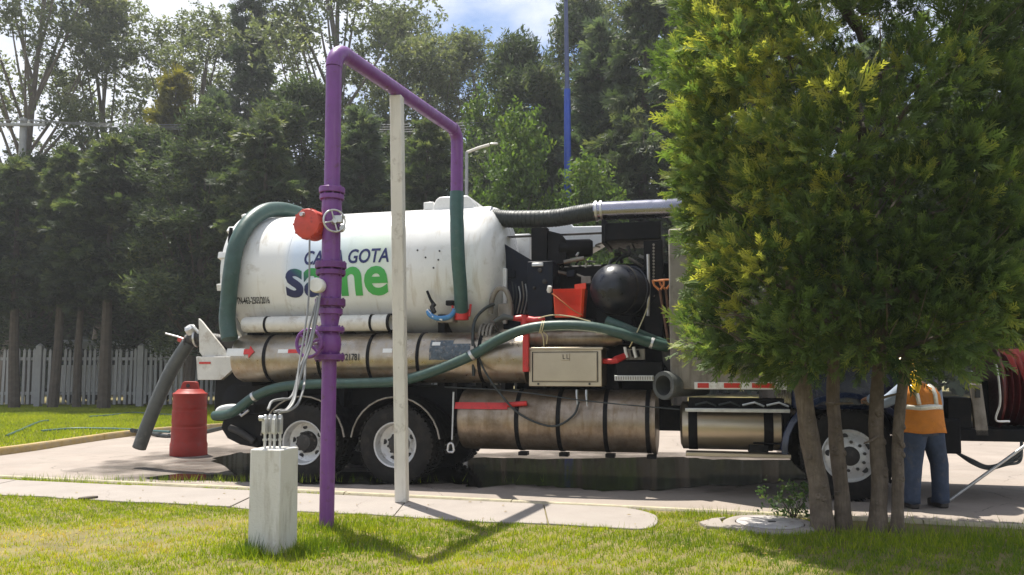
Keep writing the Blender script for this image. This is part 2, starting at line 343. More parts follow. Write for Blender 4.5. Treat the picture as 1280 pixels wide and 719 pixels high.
# ================================================================== SETTING
def KA(x): return 9.05 - .30 * x                      # road edge of the near kerb
def FA(x): return 8.93 - .275 * x                     # far edge of the pavement
def NA(x): return 7.77 - .285 * x                     # near edge of the pavement
tag(sheet('ground', [(-900, -300), (900, -300), (900, 1500), (-900, 1500)], -.08, 'far_ground'), kind='structure')
sheet('road', [(-60, KA(-60) - .3), (60, KA(60) - .3), (60, 46), (16, 24), (-6, 22.5), (-60, 40)], 0, 'road_concrete')
near_lawn = sheet('lawn', [(-40, KA(-40) - .1), (-40, -12), (40, -12), (40, KA(40) - .1)], .03, 'soil', thick=.09)
FARK = [(-22, 19.5), (-13, 15.0), (-10.3, 13.75), (-9.45, 14.0), (-9.2, 15.0), (-9.15, 16.6), (-8.95, 18.6), (-8.2, 20.6), (-6.2, 22.2), (-2, 23.2), (8, 24.2), (20, 26), (40, 32)]
fk = spline([(x, y, 0) for x, y in FARK], 6)
far_poly = [(p.x, p.y) for p in fk] + [(60, 120), (-80, 120), (-60, 40)]
sheet('far_lawn', far_poly, .10, 'soil', thick=.15)
# far kerb: painted kerb stones
kerb = empty('kerb', (-9.2, 16, 0)); kerb['kind'] = 'structure'
def kerb_stones(path, parent, loc, w, h, step, mat):
    acc = [path[0]]; d = 0; stones = []
    for a, b in zip(path[:-1], path[1:]):
        d += (b - a).length; acc.append(b)
        if d >= step: stones.append(acc); acc = [b]; d = 0
    if len(acc) > 1: stones.append(acc)
    for st in stones:
        st = [p.copy() for p in st]
        t0 = (st[1] - st[0]).normalized(); t1 = (st[-1] - st[-2]).normalized(); st[0] += t0 * .006; st[-1] -= t1 * .006
        mb = MB(); prof = [(-w / 2, -.06), (-w / 2, h - .02), (-w / 2 + .02, h), (w / 2 - .02, h), (w / 2, h - .025), (w / 2 + .012, -.06)]
        vs_ = []; n = len(prof); j = random.uniform(-.006, .006)
        for i, p in enumerate(st):
            t = (st[min(i + 1, len(st) - 1)] - st[max(i - 1, 0)]).normalized(); nn = Vector((t.y, -t.x, 0))
            for (a, z) in prof: vs_.append(p + nn * (a + j) + Vector((0, 0, z + j)) - Vector(loc))
        fs_ = [(i * n + k, i * n + (k + 1) % n, (i + 1) * n + (k + 1) % n, (i + 1) * n + k) for i in range(len(st) - 1) for k in range(n)]
        fs_ += [tuple(range(n)), tuple((len(st) - 1) * n + k for k in range(n))[::-1]]
        mb.add(vs_, fs_).build('kerb_stone', mat, parent)
kerb_stones(fk, kerb, kerb.location, .17, .135, 1.7, 'kerb_yellow')
kerb2 = empty('kerb', (0, 9, 0)); kerb2['kind'] = 'structure'
kp = [Vector((x, KA(x) - .05, 0)) for x in np.arange(-16, 14.01, .5)]
kerb_stones(kp, kerb2, kerb2.location, .10, .062, 1.9, 'kerb_faded')
# pavement: cast slabs with open joints and a rounded free end
pav = empty('pavement', (-2, 9, 0)); pav['kind'] = 'structure'
edges = [-16, -13.6, -11.1, -8.8, -6.7, -4.9, -3.05, -1.2, .35, 1.12]
for i in range(len(edges) - 1):
    a, b = edges[i] + .006, edges[i + 1] - .006
    nn_ = max(2, int((b - a) / .25))
    near = [(x, NA(x) + .03 * math.sin(x * 3.1) + .02 * math.sin(x * 7.7)) for x in np.linspace(a, b, nn_)]
    far = [(x, FA(x)) for x in np.linspace(b, a, nn_)]
    if i == len(edges) - 2:
        cx, cy0, cy1 = b, NA(b), FA(b); cyc, rr = (cy0 + cy1) / 2, (cy1 - cy0) / 2
        far = [(cx + .34 * math.cos(t) * (1 + .08 * math.sin(3 * t)), cyc - .08 * math.cos(t) + rr * math.sin(t)) for t in np.linspace(-1.45, 1.45, 14)] + far[0:]
    mb = MB(); mb.prism([(x + 2, y - 9, -.02) for x, y in near + far], (0, 0, .066 + random.uniform(-.004, .004)))
    mb.build('slab', 'pavement', pav, bevel=.006)
# loose stone on the pavement, manhole
st = gp(110, 623, .05); mb = MB()
mb.add([(0.10 * math.cos(a) * (1 + .2 * math.sin(2 * a)), .07 * math.sin(a), z * (1 + .3 * math.cos(a))) for z in (0, .022) for a in np.linspace(0, 2 * math.pi, 11)[:-1]],
       [tuple(range(10))[::-1], tuple(range(10, 20))] + [(i, (i + 1) % 10, 10 + (i + 1) % 10, 10 + i) for i in range(10)])
o = mb.build('stone', 'bark_dark', loc=(st.x, st.y, .046), bevel=.004); tag(o, 'small flat dark stone lying on the pavement at left', 'stone')
mh = gp(962, 655, .05); MHX, MHY = mh.x, mh.y
e = empty('manhole', (MHX, MHY, .03)); e.scale = (.8, .8, 1); tag(e, 'round concrete manhole cover in the grass beside the cypress trunks', 'manhole')
MB().lathe([(-.03, .40), (.030, .40), (.036, .41), (.036, .50), (.02, .54), (-.03, .56)], (0, 0, 0), (0, 0, 1), 40, close=True).build('collar', 'pavement', e)
MB().lathe([(-.03, .385), (.036, .385), (.042, .375), (.046, 0)], (0, 0, 0), (0, 0, 1), 40).build('cover', 'cover_concrete', e)
MB().box((.02, -.02, .047), (.09, .05, .006)).build('lifting_eye', 'hub_dark', e)
pb = MB(); pts = [(-.80, -.16), (-.55, -.26), (-.38, -.30), (-.56, .0), (-.52, .28), (-.40, .42), (-.62, .30), (-.82, .08)]
pb.prism([(x, y, -.03) for x, y in pts], (0, 0, .06)); pb.build('apron', 'pavement', e, bevel=.008)

# puddles
def puddle(poly, z, mat, name='puddle', amp=.05):
    P = [gp(x, y) for x, y in poly]; P = spline(P + [P[0]], 7)[:-1]; out = []
    for i, p in enumerate(P):
        a = amp * (math.sin(p.x * 9 + p.y * 5) + .7 * math.sin(p.x * 21 - p.y * 17) + .5 * math.sin(p.y * 43 + p.x * 11)); out.append((p.x + a * .8, p.y + a))
    return sheet(name, out, z, mat)
def damp_sheet(poly):
    """wet patch that dries out towards its rim: 'edge' runs from 0 at the rim to 1 inside"""
    P = [gp(x, y) for x, y in poly]; P = spline(P + [P[0]], 6)[:-1]; c = sum(P, Vector()) / len(P); n_ = len(P)
    rings = [P, [c + Vector(((p.x - c.x) * .88, (p.y - c.y) * .66, 0)) for p in P], [c + Vector(((p.x - c.x) * .5, (p.y - c.y) * .3, 0)) for p in P]]
    mb = MB(); mb.add([(p.x, p.y, .004) for r in rings for p in r], [(j * n_ + i, j * n_ + (i + 1) % n_, (j + 1) * n_ + (i + 1) % n_, (j + 1) * n_ + i) for j in (0, 1) for i in range(n_)] + [tuple(2 * n_ + i for i in range(n_))])
    m = MATS['damp']; n = m.node_tree.nodes; l = m.node_tree.links; b = n['Principled BSDF']
    a = n.new('ShaderNodeAttribute'); a.attribute_name = 'edge'; q = n.new('ShaderNodeTexNoise'); q.inputs['Scale'].default_value = 1.3; q.inputs['Detail'].default_value = 7; t = n.new('ShaderNodeTexCoord'); l.new(t.outputs['Object'], q.inputs['Vector'])
    k = n.new('ShaderNodeMath'); k.operation = 'MULTIPLY_ADD'; l.new(q.outputs['Fac'], k.inputs[0]); k.inputs[1].default_value = 2.6; k.inputs[2].default_value = -1.55
    s = n.new('ShaderNodeMath'); s.operation = 'ADD'; s.use_clamp = True; l.new(a.outputs['Fac'], s.inputs[0]); l.new(k.outputs[0], s.inputs[1])
    z = n.new('ShaderNodeMath'); z.operation = 'MULTIPLY'; l.new(s.outputs[0], z.inputs[0]); z.inputs[1].default_value = .9; l.new(z.outputs[0], b.inputs['Alpha'])
    o = mb.build('wet_road', 'damp'); o['kind'] = 'structure'
    at = o.data.attributes.new('edge', 'FLOAT', 'POINT'); at.data.foreach_set('value', [0.] * n_ + [.8] * n_ + [1.] * n_)
damp_sheet([(60, 592), (180, 566), (270, 553), (420, 556), (640, 560), (860, 562), (1010, 566), (1150, 572), (1130, 592), (1000, 606), (880, 617), (700, 617), (560, 614), (420, 610), (300, 606), (200, 601), (120, 601)])
puddle([(262, 577), (300, 590), (335, 603), (450, 606), (560, 605), (600, 609), (660, 606), (730, 613), (830, 613), (872, 608), (930, 607), (1000, 600), (1060, 590), (1000, 577), (905, 575), (840, 572), (700, 574), (590, 573), (520, 586), (430, 590), (350, 572), (300, 566)], .008, 'puddle', 'puddle', .06)
puddle([(180, 598), (230, 593), (300, 596), (330, 603), (260, 601), (215, 601)], .009, 'puddle', 'puddle', .015)

# ------------------------------------------------------------------ grass
def in_view(x, y, m=1.12):
    return np.abs(x) < (640 / FPX) * m * y + .6
def blades(name, X, Y, Z, hmin, hmax, w, mat, lean=.6, dry=None):
    n = len(X); a = rng.uniform(0, 2 * np.pi, n); h = rng.uniform(hmin, hmax, n); ln = rng.uniform(.1, lean, n) * h; b = rng.uniform(0, 2 * np.pi, n)
    if not np.isscalar(w): pass
    ww = w * rng.uniform(.6, 1.3, n)
    dx, dy = np.cos(a) * ww / 2, np.sin(a) * ww / 2
    v = np.empty((n, 3, 3)); v[:, 0] = np.stack([X - dx, Y - dy, Z - .01], 1); v[:, 1] = np.stack([X + dx, Y + dy, Z - .01], 1)
    v[:, 2] = np.stack([X + np.cos(b) * ln, Y + np.sin(b) * ln, Z + h], 1)
    t = rng.normal(.40, .17, n)
    if dry is not None: t = t + dry
    t = np.repeat(t, 3)
    o = npmesh(name, v.reshape(-1, 3), np.arange(n * 3).reshape(-1, 3), mat, None, t); return o
def sines(x, y, s):
    return (np.sin(x * 1.7 * s + 1.3) * np.cos(y * 2.1 * s + .4) + .6 * np.sin(x * 3.9 * s - y * 2.7 * s) + .4 * np.cos(x * 7.3 * s + y * 6.1 * s)) / 2
n = 900000
gx = rng.uniform(-9, 9, n); gy = rng.uniform(4.6, 12.5, n)
keep = in_view(gx, gy)
lawn = (gy < NA(gx) + .03 * np.sin(gx * 3.1) + .025 * np.sin(gx * 23) + .03 * np.sin(gx * 9.1 + 1) * np.sin(gx * 41)) | ((gx > 1.12 + .30 * np.sqrt(np.clip(1 - ((gy - (NA(1.12) + FA(1.12)) / 2) / .6) ** 2, 0, 1))) & (gy < KA(gx) - .10 - .12 * (np.sin(gx * 9) > .2)))
strip = (gy > FA(gx) + .02) & (gy < KA(gx) - .12) & ((gx < -4.6) | ((gx > -3.9) & (gx < -2.3)))
nomh = ((gx - MHX) ** 2 + (gy - MHY) ** 2 > .40 ** 2) & ~((gx > MHX - .68) & (gx < MHX - .24) & (np.abs(gy - MHY) < .22))
bare = (gx > 1.9) & (gy > KA(gx) - .75 + .15 * np.sin(gx * 5)) & (gx > 3.0)
patch = sines(gx, gy, 1.0)
dryarea = np.clip(1.5 - np.hypot((gx + 4.3) / 1.5, (gy - 6.9) / .62), 0, 1) + .9 * np.clip(1.2 - np.hypot((gx + 2.9) / 1.0, (gy - 7.75) / .38), 0, 1) + .5 * np.clip(1.2 - np.hypot((gx - .3) / .8, (gy - 6.1) / .25), 0, 1)
thin = rng.uniform(0, 1, n) < np.clip(1.0 - .62 * dryarea - .22 * (patch < -.2), .2, 1)
k = keep & (lawn | strip) & nomh & ~bare & thin
dry = .46 * dryarea + .10 * patch - .25 * ((gx > 1.9) & (gy < 7.8)) - .08  # dry patches, plus cypress shade darkened into the blade tint
X, Y, D_ = gx[k], gy[k], dry[k]
cl_ = sines(X, Y, 7.) + .6 * sines(X, Y, 19.); kk = rng.uniform(0, 1, len(X)) < np.clip(.62 + .55 * cl_, .12, 1); X, Y, D_, cl_ = X[kk], Y[kk], D_[kk], cl_[kk]
o = blades('lawn_grass', X, Y, np.full(len(X), .03) + .012 * np.clip(cl_, -.3, 1), .010, .046, .0095, 'grass_leaf', 1.0, D_ + .10 * cl_)
tag(o, 'short sunlit lawn grass in front of the pavement', 'grass', kind='stuff')
# longer tufts round the pipe foot, the pedestal and the cypress
PIPE = Vector((-1.755, 7.58, .03)); PED = Vector((-1.975, 6.62, .03))
tx, ty = [], []
for (cx, cy, sx_, sy_, num) in ((PIPE.x + .15, PIPE.y - .1, .35, .16, 900), (PIPE.x + .75, PIPE.y - .75, .5, .2, 900), (PED.x, PED.y - .1, .30, .14, 1300), (PED.x - .10, PED.y - .24, .05, .03, 260), (PED.x + .3, PED.y + .1, .15, .15, 500), (2.2, 8.05, .6, .12, 500), (3.1, 6.9, 1.4, .25, 2600), (4.5, 7.0, .9, .3, 1400), (-6, 10.75, 2.2, .05, 900)):
    tx.append(rng.normal(cx, sx_, num)); ty.append(rng.normal(cy, sy_, num))
tx, ty = np.concatenate(tx), np.concatenate(ty)
ok = (ty < NA(tx) - .02) | (tx > 1.6) | (ty > FA(tx)); ok &= (tx - MHX) ** 2 + (ty - MHY) ** 2 > .46 ** 2
ok &= ~((np.abs(tx - PED.x) < .2) & (np.abs(ty - PED.y) < .2))
o = blades('tall_grass', tx[ok], ty[ok], np.full(ok.sum(), .03), .05, .13, .008, 'grass_leaf', .7, np.full(ok.sum(), -.28))
tag(o, 'longer darker grass tufts around the pipe foot, pedestal and tree', 'grass', kind='stuff')
# spiky weed against the pedestal and fallen leaves on lawn and pavement
wx = rng.normal(PED.x - .11, .03, 46); wy = rng.normal(PED.y - .215, .012, 46)
o = blades('weed', wx, wy, np.full(46, .03), .10, .22, .012, 'shrub_leaf', .75); tag(o, 'dark spiky weed growing against the front of the white pedestal', 'weed')
n = 900; lx = rng.uniform(-7, 6, n); ly = rng.uniform(5, 10, n); k = in_view(lx, ly) & (ly < KA(lx) - .15); lx, ly = lx[k], ly[k]; n = len(lx)
on_p = (ly > NA(lx)) & (ly < FA(lx)) & (lx < 1.1); k = ~on_p | (rng.uniform(0, 1, n) < .35); lx, ly, on_p = lx[k], ly[k], on_p[k]; n = len(lx)
a = rng.uniform(0, 6.28, n); L_ = rng.uniform(.012, .028, n); w_ = L_ * rng.uniform(.25, .45, n); z_ = np.where(on_p, .054, rng.uniform(.055, .075, n))
c_, s_ = np.cos(a), np.sin(a); v = np.empty((n, 4, 3))
for j, (p, q) in enumerate(((-1, 0), (0, 1), (1, 0), (0, -1))): v[:, j] = np.stack([lx + c_ * p * L_ - s_ * q * w_, ly + s_ * p * L_ + c_ * q * w_, z_ + (.006 if j % 2 else 0)], 1)
o = npmesh('fallen_leaves', v.reshape(-1, 3), np.arange(n * 4).reshape(-1, 4), 'litter_leaf', None, np.repeat(rng.uniform(.1, .9, n), 4)); tag(o, 'scattered dry leaves on the lawn and pavement', 'leaves', kind='stuff')
# far lawn
n = 330000
gx = rng.uniform(-26, -2, n); gy = rng.uniform(13, 33, n)
fx = np.array([p.x for p in fk]); fy = np.array([p.y for p in fk])
kx = np.interp(gy, [13.6, 14, 15, 16.6, 18.6, 20.6, 22.2, 23.2, 24.2], [-10.5, -9.45, -9.2, -9.15, -8.95, -8.2, -6.2, -2, 8])
k = in_view(gx, gy, 1.08) & (gx < kx - .12) & ((gx < -8) | (gy > 20.5))
o = blades('far_lawn_grass', gx[k], gy[k], np.full(k.sum(), .10), .03, .085, .022, 'far_grass_leaf', 1., .12 * sines(gx[k], gy[k], .5))
tag(o, 'bright mown grass between the yellow kerb and the fence', 'grass', kind='stuff')

# ------------------------------------------------------------------ fence
FY = 31.4
fen = empty('picket_fence', (-14, FY, .1)); tag(fen, 'grey precast concrete picket fence at the back of the lawn', 'fence')
pick = MB(); pick.prism([(-.052, 0, .12), (.052, 0, .12), (.052, 0, 2.24), (.0, 0, 2.33), (-.052, 0, 2.24)], (0, .05, 0))
pk = pick.build('picket', 'fence_concrete', fen); first = True
pst = MB(); pst.bx((-.12, -.06, 0), (.12, .16, 2.44)); pst.lathe([(0, .16), (.10, .02)], (0, .05, 2.44), (0, 0, 1), 4)
ps = pst.build('post', 'fence_concrete', fen, bevel=.015)
posts = [yp(174, 508, FY).x + 14 + i * 4.05 for i in range(-4, 4)]
for i, x in enumerate(posts):
    q = ps if i == 0 else ps.copy()
    if i: C.objects.link(q); q.parent = fen
    q.location = (x, 0, 0)
for i in range(len(posts) - 1):
    m_ = 20; 
    for j in range(1, m_):
        q = pk if first else pk.copy()
        if not first: C.objects.link(q); q.parent = fen
        first = False
        q.location = (posts[i] + 4.05 * j / m_ + random.uniform(-.012, .012), 0, random.uniform(-.02, .03)); q.rotation_euler = (random.uniform(-.02, .02), random.uniform(-.012, .012), 0)
    for z in (.55, 1.92):
        MB().bx((posts[i] + .115, .048, z - .06), (posts[i + 1] - .115, .11, z + .06)).build('rail', 'fence_concrete', fen, bevel=.01)
# ================================================================== STANDPIPE, POST, PEDESTAL
def pz(py, Y): return yp(640, py, Y).z
def px_r(r, Y): return r * Y / FPX
Yp = PIPE.y; sp = empty('standpipe', PIPE); tag(sp, 'purple steel standpipe with flanged valves and overhead arm above the tanker', 'pipe')
def L3(p): return Vector(p) - PIPE
ZT = pz(50, Yp) - .08                                  # centre line of the arm
END = Vector((-.725, 10.22, ZT - .02))
d2 = (Vector((END.x, END.y, 0)) - Vector((PIPE.x, PIPE.y, 0))).normalized()
def zz(py): return pz(py, Yp) - PIPE.z
MB().lathe([(-.05, .070), (zz(448), .070)], (0, 0, 0), (0, 0, 1), 28).build('lower_pipe', 'purple', sp)
MB().lathe([(zz(412), .085), (zz(408), .078), (zz(392), .098), (zz(384), .100), (zz(350), .108), (zz(344), .110), (zz(341), .090), (zz(270), .088), (zz(262), .098), (zz(250), .094), (zz(244), .082)], (0, 0, 0), (0, 0, 1), 32).build('valve_pipe', 'purple', sp)
for a, b, r in ((238, 230, 0), ):
    pass
for ya, yb, r in ((242, 235, .125), (250, 244, .118), (336, 328, .150), (344, 338, .142), (383, 374, .145), (393, 386, .120), (415, 409, .140), (450, 443, .145)):
    mb = MB(); z0, z1 = zz(ya), zz(yb)
    mb.lathe([(z0, .06), (z0, r - .004), (z0 + .004, r), (z1 - .004, r), (z1, r - .004), (z1, .06)], (0, 0, 0), (0, 0, 1), 32, close=True)
    for k in range(8):
        a = k * math.pi / 4 + .3
        mb.cyl((math.cos(a) * (r - .022), math.sin(a) * (r - .022), z0 - .016), (math.cos(a) * (r - .022), math.sin(a) * (r - .022), z1 + .016), .010, seg=6)
    mb.build('flange', 'purple_dark' if r > .14 else 'purple', sp)
# gate valve body between the lower flanges
mb = MB(); mb.lathe([(zz(443), .085), (zz(438), .105), (zz(430), .112), (zz(422), .105), (zz(415), .085)], (0, 0, 0), (0, 0, 1), 28)
hw = Vector((-.155, -.17, zz(430))); hd = hw.copy(); hd.z = 0; hd.normalize()
mb.cyl((0, 0, zz(430)), hw * .62 + Vector((0, 0, zz(430) * .38)), .07, .055); mb.build('gate_valve', 'purple', sp)
MB().cyl(Vector((0, 0, hw.z)) + hd * .10, hw + hd * .03, .014, seg=10).build('valve_stem', 'galv', sp)
def wheel_mesh(c, ax, r, rt, spokes, mat, name, parent):
    ax = V3(ax).normalized(); x = ax.cross(Vector((0, 0, 1))).normalized(); y = ax.cross(x); mb = MB()
    ring = [c + (x * math.cos(a) + y * math.sin(a)) * r for a in np.linspace(0, 2 * math.pi, 29)]
    mb.tube(ring, rt, 10, caps=False); mb.cyl(c - ax * rt * 1.5, c + ax * rt * 1.5, r * .22, seg=16)
    for k in range(spokes):
        a = 2 * math.pi * k / spokes + .3; mb.cyl(c, c + (x * math.cos(a) + y * math.sin(a)) * r, rt * .75, seg=8)
    return mb.build(name, mat, parent)
wheel_mesh(hw, Vector((-.28, -.95, 0)), .130, .0165, 6, 'purple', 'handwheel', sp)
# red actuator drum with its bolts and small handwheel
rc = yp(388, 281, Yp - .02) - PIPE; ra = Vector((-.30, -.95, 0)).normalized(); mb = MB()
mb.lathe([(-.12, .05), (-.12, .135), (-.10, .147), (.06, .147), (.075, .138), (.085, .10), (.09, 0)], rc, ra, 30)
xx = ra.cross(Vector((0, 0, 1)))
for k in range(10):
    a = k * 2 * math.pi / 10; q = rc + (xx * math.cos(a) + Vector((0, 0, 1)) * math.sin(a)) * .142; mb.cyl(q - ra * .02, q + ra * .07, .012, seg=6)
mb.cyl(rc, Vector((-.03, 0, rc.z)), .055, seg=16); act = mb.build('actuator', 'red_valve', sp)
MB().cyl(rc + ra * .08 + xx * .03 + Vector((0, 0, .085)), rc + ra * .12 + xx * .03 + Vector((0, 0, .085)), .026, .020, seg=14).build('indicator', 'galv', act)
sw = yp(418, 276, Yp - .16) - PIPE
wheel_mesh(sw, Vector((.5, -.87, 0)), .105, .010, 4, 'galv', 'small_handwheel', sp)
MB().cyl((0.02, 0, sw.z), sw, .035, .02, seg=12).build('small_stem', 'galv', sp)
mb = MB(); mb.box((.09, -.12, sw.z + .02), (.09, .07, .07)); mb.cyl((.10, -.02, sw.z - .06), (.135, -.12, sw.z - .06), .03, seg=12); mb.cyl((.06, -.02, sw.z + .05), (.15, -.10, sw.z + .05), .014, seg=8); mb.build('gearbox', 'galv', sp, bevel=.006)
# sensor head
gc = yp(397, 357, Yp - .16) - PIPE; mb = MB(); ga = Vector((-.1, -1, 0)).normalized()
mb.lathe([(-.06, .03), (-.06, .06), (-.045, .07), (.035, .072), (.05, .062), (.052, 0)], gc, ga, 24); mb.cyl(gc, (0, 0, gc.z), .028, seg=12); mb.build('sensor_head', 'white_plastic', sp)
# column above the flange, elbow, arm and outlet elbow
zt = ZT - PIPE.z; el = L3(END)
pipe = [(0, 0, zz(237)), (0, 0, zt - .20)]
MB().cyl(pipe[0], pipe[1], .0765, seg=28).build('upper_pipe', 'purple', sp)
arc = []
for t in np.linspace(0, math.pi / 2, 9): arc.append(Vector((0, 0, zt - .20)) + Vector((0, 0, 1)) * math.sin(t) * .2 + d2 * (1 - math.cos(t)) * .2)
MB().tube(arc, .082, 26).build('elbow', 'purple', sp)
arm_end = el - d2 * .15
MB().cyl(Vector((0, 0, zt)) + d2 * .2, Vector((arm_end.x, arm_end.y, el.z)), .0765, seg=28).build('arm', 'purple', sp)
arc = [Vector((arm_end.x, arm_end.y, el.z)) + d2 * math.sin(t) * .15 - Vector((0, 0, 1)) * (1 - math.cos(t)) * .15 for t in np.linspace(0, math.pi / 2, 8)]
MB().tube(arc, .082, 26).build('elbow', 'purple', sp)
dz_ = (pz(245, END.y) - PIPE.z)
MB().cyl((el.x, el.y, el.z - .15), (el.x, el.y, dz_), .080, .082, seg=26).build('outlet_pipe', 'purple', sp)
# filling hose hanging from the outlet down to the tank inlet
hb = TM @ tp(577, 391, .30); top = END.copy(); top.z = pz(243, END.y) + .012
hp = spline([top + Vector((0, 0, .02)), yp(571, 270, END.y), yp(572.5, 320, END.y + .05), yp(575.5, 360, (END.y + hb.y) / 2), hb], 8)
o = MB().tube(hp, .092, 22).build('filling_hose', 'teal_hose', loc=(0, 0, 0)); tag(o, 'teal filling hose hanging from the purple pipe outlet onto the tanker', 'hose')
mb = MB(); mb.lathe([(-.10, .075), (-.10, .098), (.05, .102), (.05, .09)], hb, Vector((0, 0, 1)), 18, close=True)
for s_ in (-1, 1): mb.box(hb + Vector((s_ * .115, -.02, .03)), (.03, .05, .17), Matrix.Rotation(.12 * s_, 3, 'Y'))
q = mb.build('coupling', 'red_paint', o, bevel=.004)

# support post under the arm
pb_ = gp(502.5, 627, .046); tpz = ZT - .0765; k_ = .437
tx_ = PIPE + (END - PIPE) * k_; ptop = Vector((tx_.x, tx_.y, tpz - .002)); pbot = Vector((pb_.x, pb_.y, .045))
lean = (ptop - pbot).normalized(); rot = lean.to_track_quat('Z', 'Y').to_matrix() @ Matrix.Rotation(R(8), 3, 'Z')
mb = MB(); hh = (ptop - pbot).length; w = .068
vs_ = [rot @ Vector((sx * w, sy * w, z)) for z in (0, hh) for sx, sy in ((-1, -1), (1, -1), (1, 1), (-1, 1))]
mb.add(vs_, [(3, 2, 1, 0), (4, 5, 6, 7), (0, 1, 5, 4), (1, 2, 6, 5), (2, 3, 7, 6), (3, 0, 4, 7)])
o = mb.build('support_post', 'post_white', loc=pbot, bevel=.012); tag(o, 'white square post leaning slightly, propping the purple overhead pipe', 'post')

# concrete pedestal with conduits
pe = empty('conduit_pedestal', PED, R(-15)); tag(pe, 'white concrete pedestal on the lawn with grey electrical conduits rising from it', 'pedestal')
PH = pz(560, PED.y) - PED.z; w = .140; w2 = .140
mb = MB(); mb.add([(sx * q_, sy * q_, z) for z, q_ in ((-.03, w + .004), (PH, w2)) for sx, sy in ((-1, -1), (1, -1), (1, 1), (-1, 1))], [(3, 2, 1, 0), (4, 5, 6, 7), (0, 1, 5, 4), (1, 2, 6, 5), (2, 3, 7, 6), (3, 0, 4, 7)])
mb.build('block', 'pedestal_white', pe, bevel=.010)
RZ = Matrix.Rotation(R(15), 3, 'Z')
def PL(p): return RZ @ (Vector(p) - PED)
for i, (xx_, yy_) in enumerate(((331, -.02), (337.5, .03), (343, -.03), (350, .02))):
    b = PL(yp(xx_, 556, PED.y + yy_)); b.z = PH - .01
    ht = .115; body = .150
    MB().cyl(b, (b.x, b.y, PH + ht), .0115, seg=12).build('conduit_riser', 'galv', pe)
    mb = MB(); mb.lathe([(0, .012), (0, .019), (.015, .021), (.13, .021), (body, .018), (body + .012, .012)], (b.x, b.y, PH + ht), (0, 0, 1), 14)
    mb.box((b.x, b.y - .012, PH + ht + .07), (.034, .030, .115)); mb.build('conduit_fitting', 'galv', pe, bevel=.003)
    MB().lathe([(0, .019), (.016, .019)], (b.x, b.y, PH + .06), (0, 0, 1), 8).build('union_nut', 'galv', pe)
q = PL(yp(327, 523, PED.y - .05)); MB().lathe([(-.02, .012), (-.01, .022), (.02, .022), (.025, .008)], q, Vector((-1, -.4, 0)), 12).build('entry_cap', 'galv', pe)
cps = [[(335, 512), (340, 502), (352, 499), (362, 498), (368, 488), (374, 462), (383, 440), (391, 410), (397, 372)],
       [(343, 515), (350, 513), (358, 512), (366, 500), (373, 480), (380, 455), (389, 430), (396, 395), (400, 368)],
       [(350, 515), (362, 513), (372, 505), (379, 487), (381, 470), (382, 440), (379, 405)],
       [(348, 517), (360, 512), (368, 500), (371, 480), (374, 455), (380, 420), (386, 370), (387, 300)]]
for i, cpx in enumerate(cps):
    n_ = len(cpx); pts = [PL(yp(x, y, PED.y - .02 + (Yp - .17 - PED.y + .02) * (j / (n_ - 1)) ** 1.0)) for j, (x, y) in enumerate(cpx)]
    if i == 2: pts[-1] = PL(yp(397, 372, Yp - .15)); pts[-2] = PL(yp(384, 420, Yp - .25))
    MB().tube(spline(pts, 6), .0115 if i != 3 else .0095, 8).build('flexible_conduit', 'grey_conduit', pe)
# ================================================================== VACUUM TRUCK  (x forward, y away from the camera, z up)
tk = empty('vacuum_truck', TRUCK_LOC, HEAD); tag(tk, 'white-tanked sewer vacuum truck with silver side tanks, parked on the wet road', 'truck')
TV, TZ, TR = 1.28, 2.955, .99                          # main tank axis and radius
def tu(px, py, v): return tp(px, py, v).x
def tzz(px, py, v): return tp(px, py, v).z
LOGO_U = (tu(365, 345, TV - TR), tu(487, 345, TV - TR))
tank_material()
def on_side(px, py, vc, zc, rad, off=0.):
    """point where the view ray first meets a lengthwise cylinder (truck coordinates)"""
    c = TMI @ CAM; d = TMI.to_3x3() @ ray(px, py); a = d.y ** 2 + d.z ** 2; oy, oz = c.y - vc, c.z - zc; r = rad + off
    b = 2 * (oy * d.y + oz * d.z); q = oy * oy + oz * oz - r * r; disc = b * b - 4 * a * q
    t = (-b - math.sqrt(max(disc, 0))) / (2 * a); return c + d * t
def theta(p, vc, zc): return math.atan2(p.z - zc, vc - p.y)
u0 = tu(296, 330, TV - TR * .8); u1 = tu(603, 300, TV - TR * .6)
mb = MB(); prof = [(u0 - .30, .0), (u0 - .28, .3), (u0 - .22, .6), (u0 - .10, .85), (u0 - .03, .95), (u0, TR), (u0 + .9, TR), (u0 + .905, TR + .004), (u0 + .95, TR + .004), (u0 + .955, TR), (u1 - .02, TR), (u1 + .02, TR - .012)]
for k in range(1, 9):
    t = k / 8 * math.pi / 2; prof.append((u1 + .02 + .30 * math.sin(t), (TR - .012) * math.cos(t) ** .75))
tank = mb.lathe(prof, (0, TV, TZ), (1, 0, 0), 72).build('tank', 'tank_white', tk, ang=25)
mb = MB(); mb.lathe([(u0 - .10, TR - .03), (u0 - .10, TR + .07), (u0 - .03, TR + .075), (u0 - .03, TR - .03)], (0, TV, TZ), (1, 0, 0), 64, close=True)
for k in range(14):
    a = k * 2 * math.pi / 14 + .2; c = Vector((u0 - .065, TV + math.cos(a) * (TR + .05), TZ + math.sin(a) * (TR + .05))); mb.box(c, (.16, .10, .10), Matrix.Rotation(a, 3, 'X'))
mb.build('door_ring', 'white_paint', tank, bevel=.008)
mb = MB()                                              # top door lug and strut at the rear
p = tp(293, 272, TV); mb.prism([(u0 - .28, TV - .10, TZ + TR - .18), (u0 - .08, TV - .10, TZ + TR + .08), (u0 + .22, TV - .10, TZ + TR + .05), (u0 + .22, TV - .10, TZ + TR - .06)], (0, .2, 0)); mb.build('hinge_lug', 'white_paint', tank, bevel=.01)
MB().tube([tp(289, 285, .35), tp(287, 300, .34), tp(288, 338, .33)], .028, 10).build('door_strut', 'black_paint', tank)
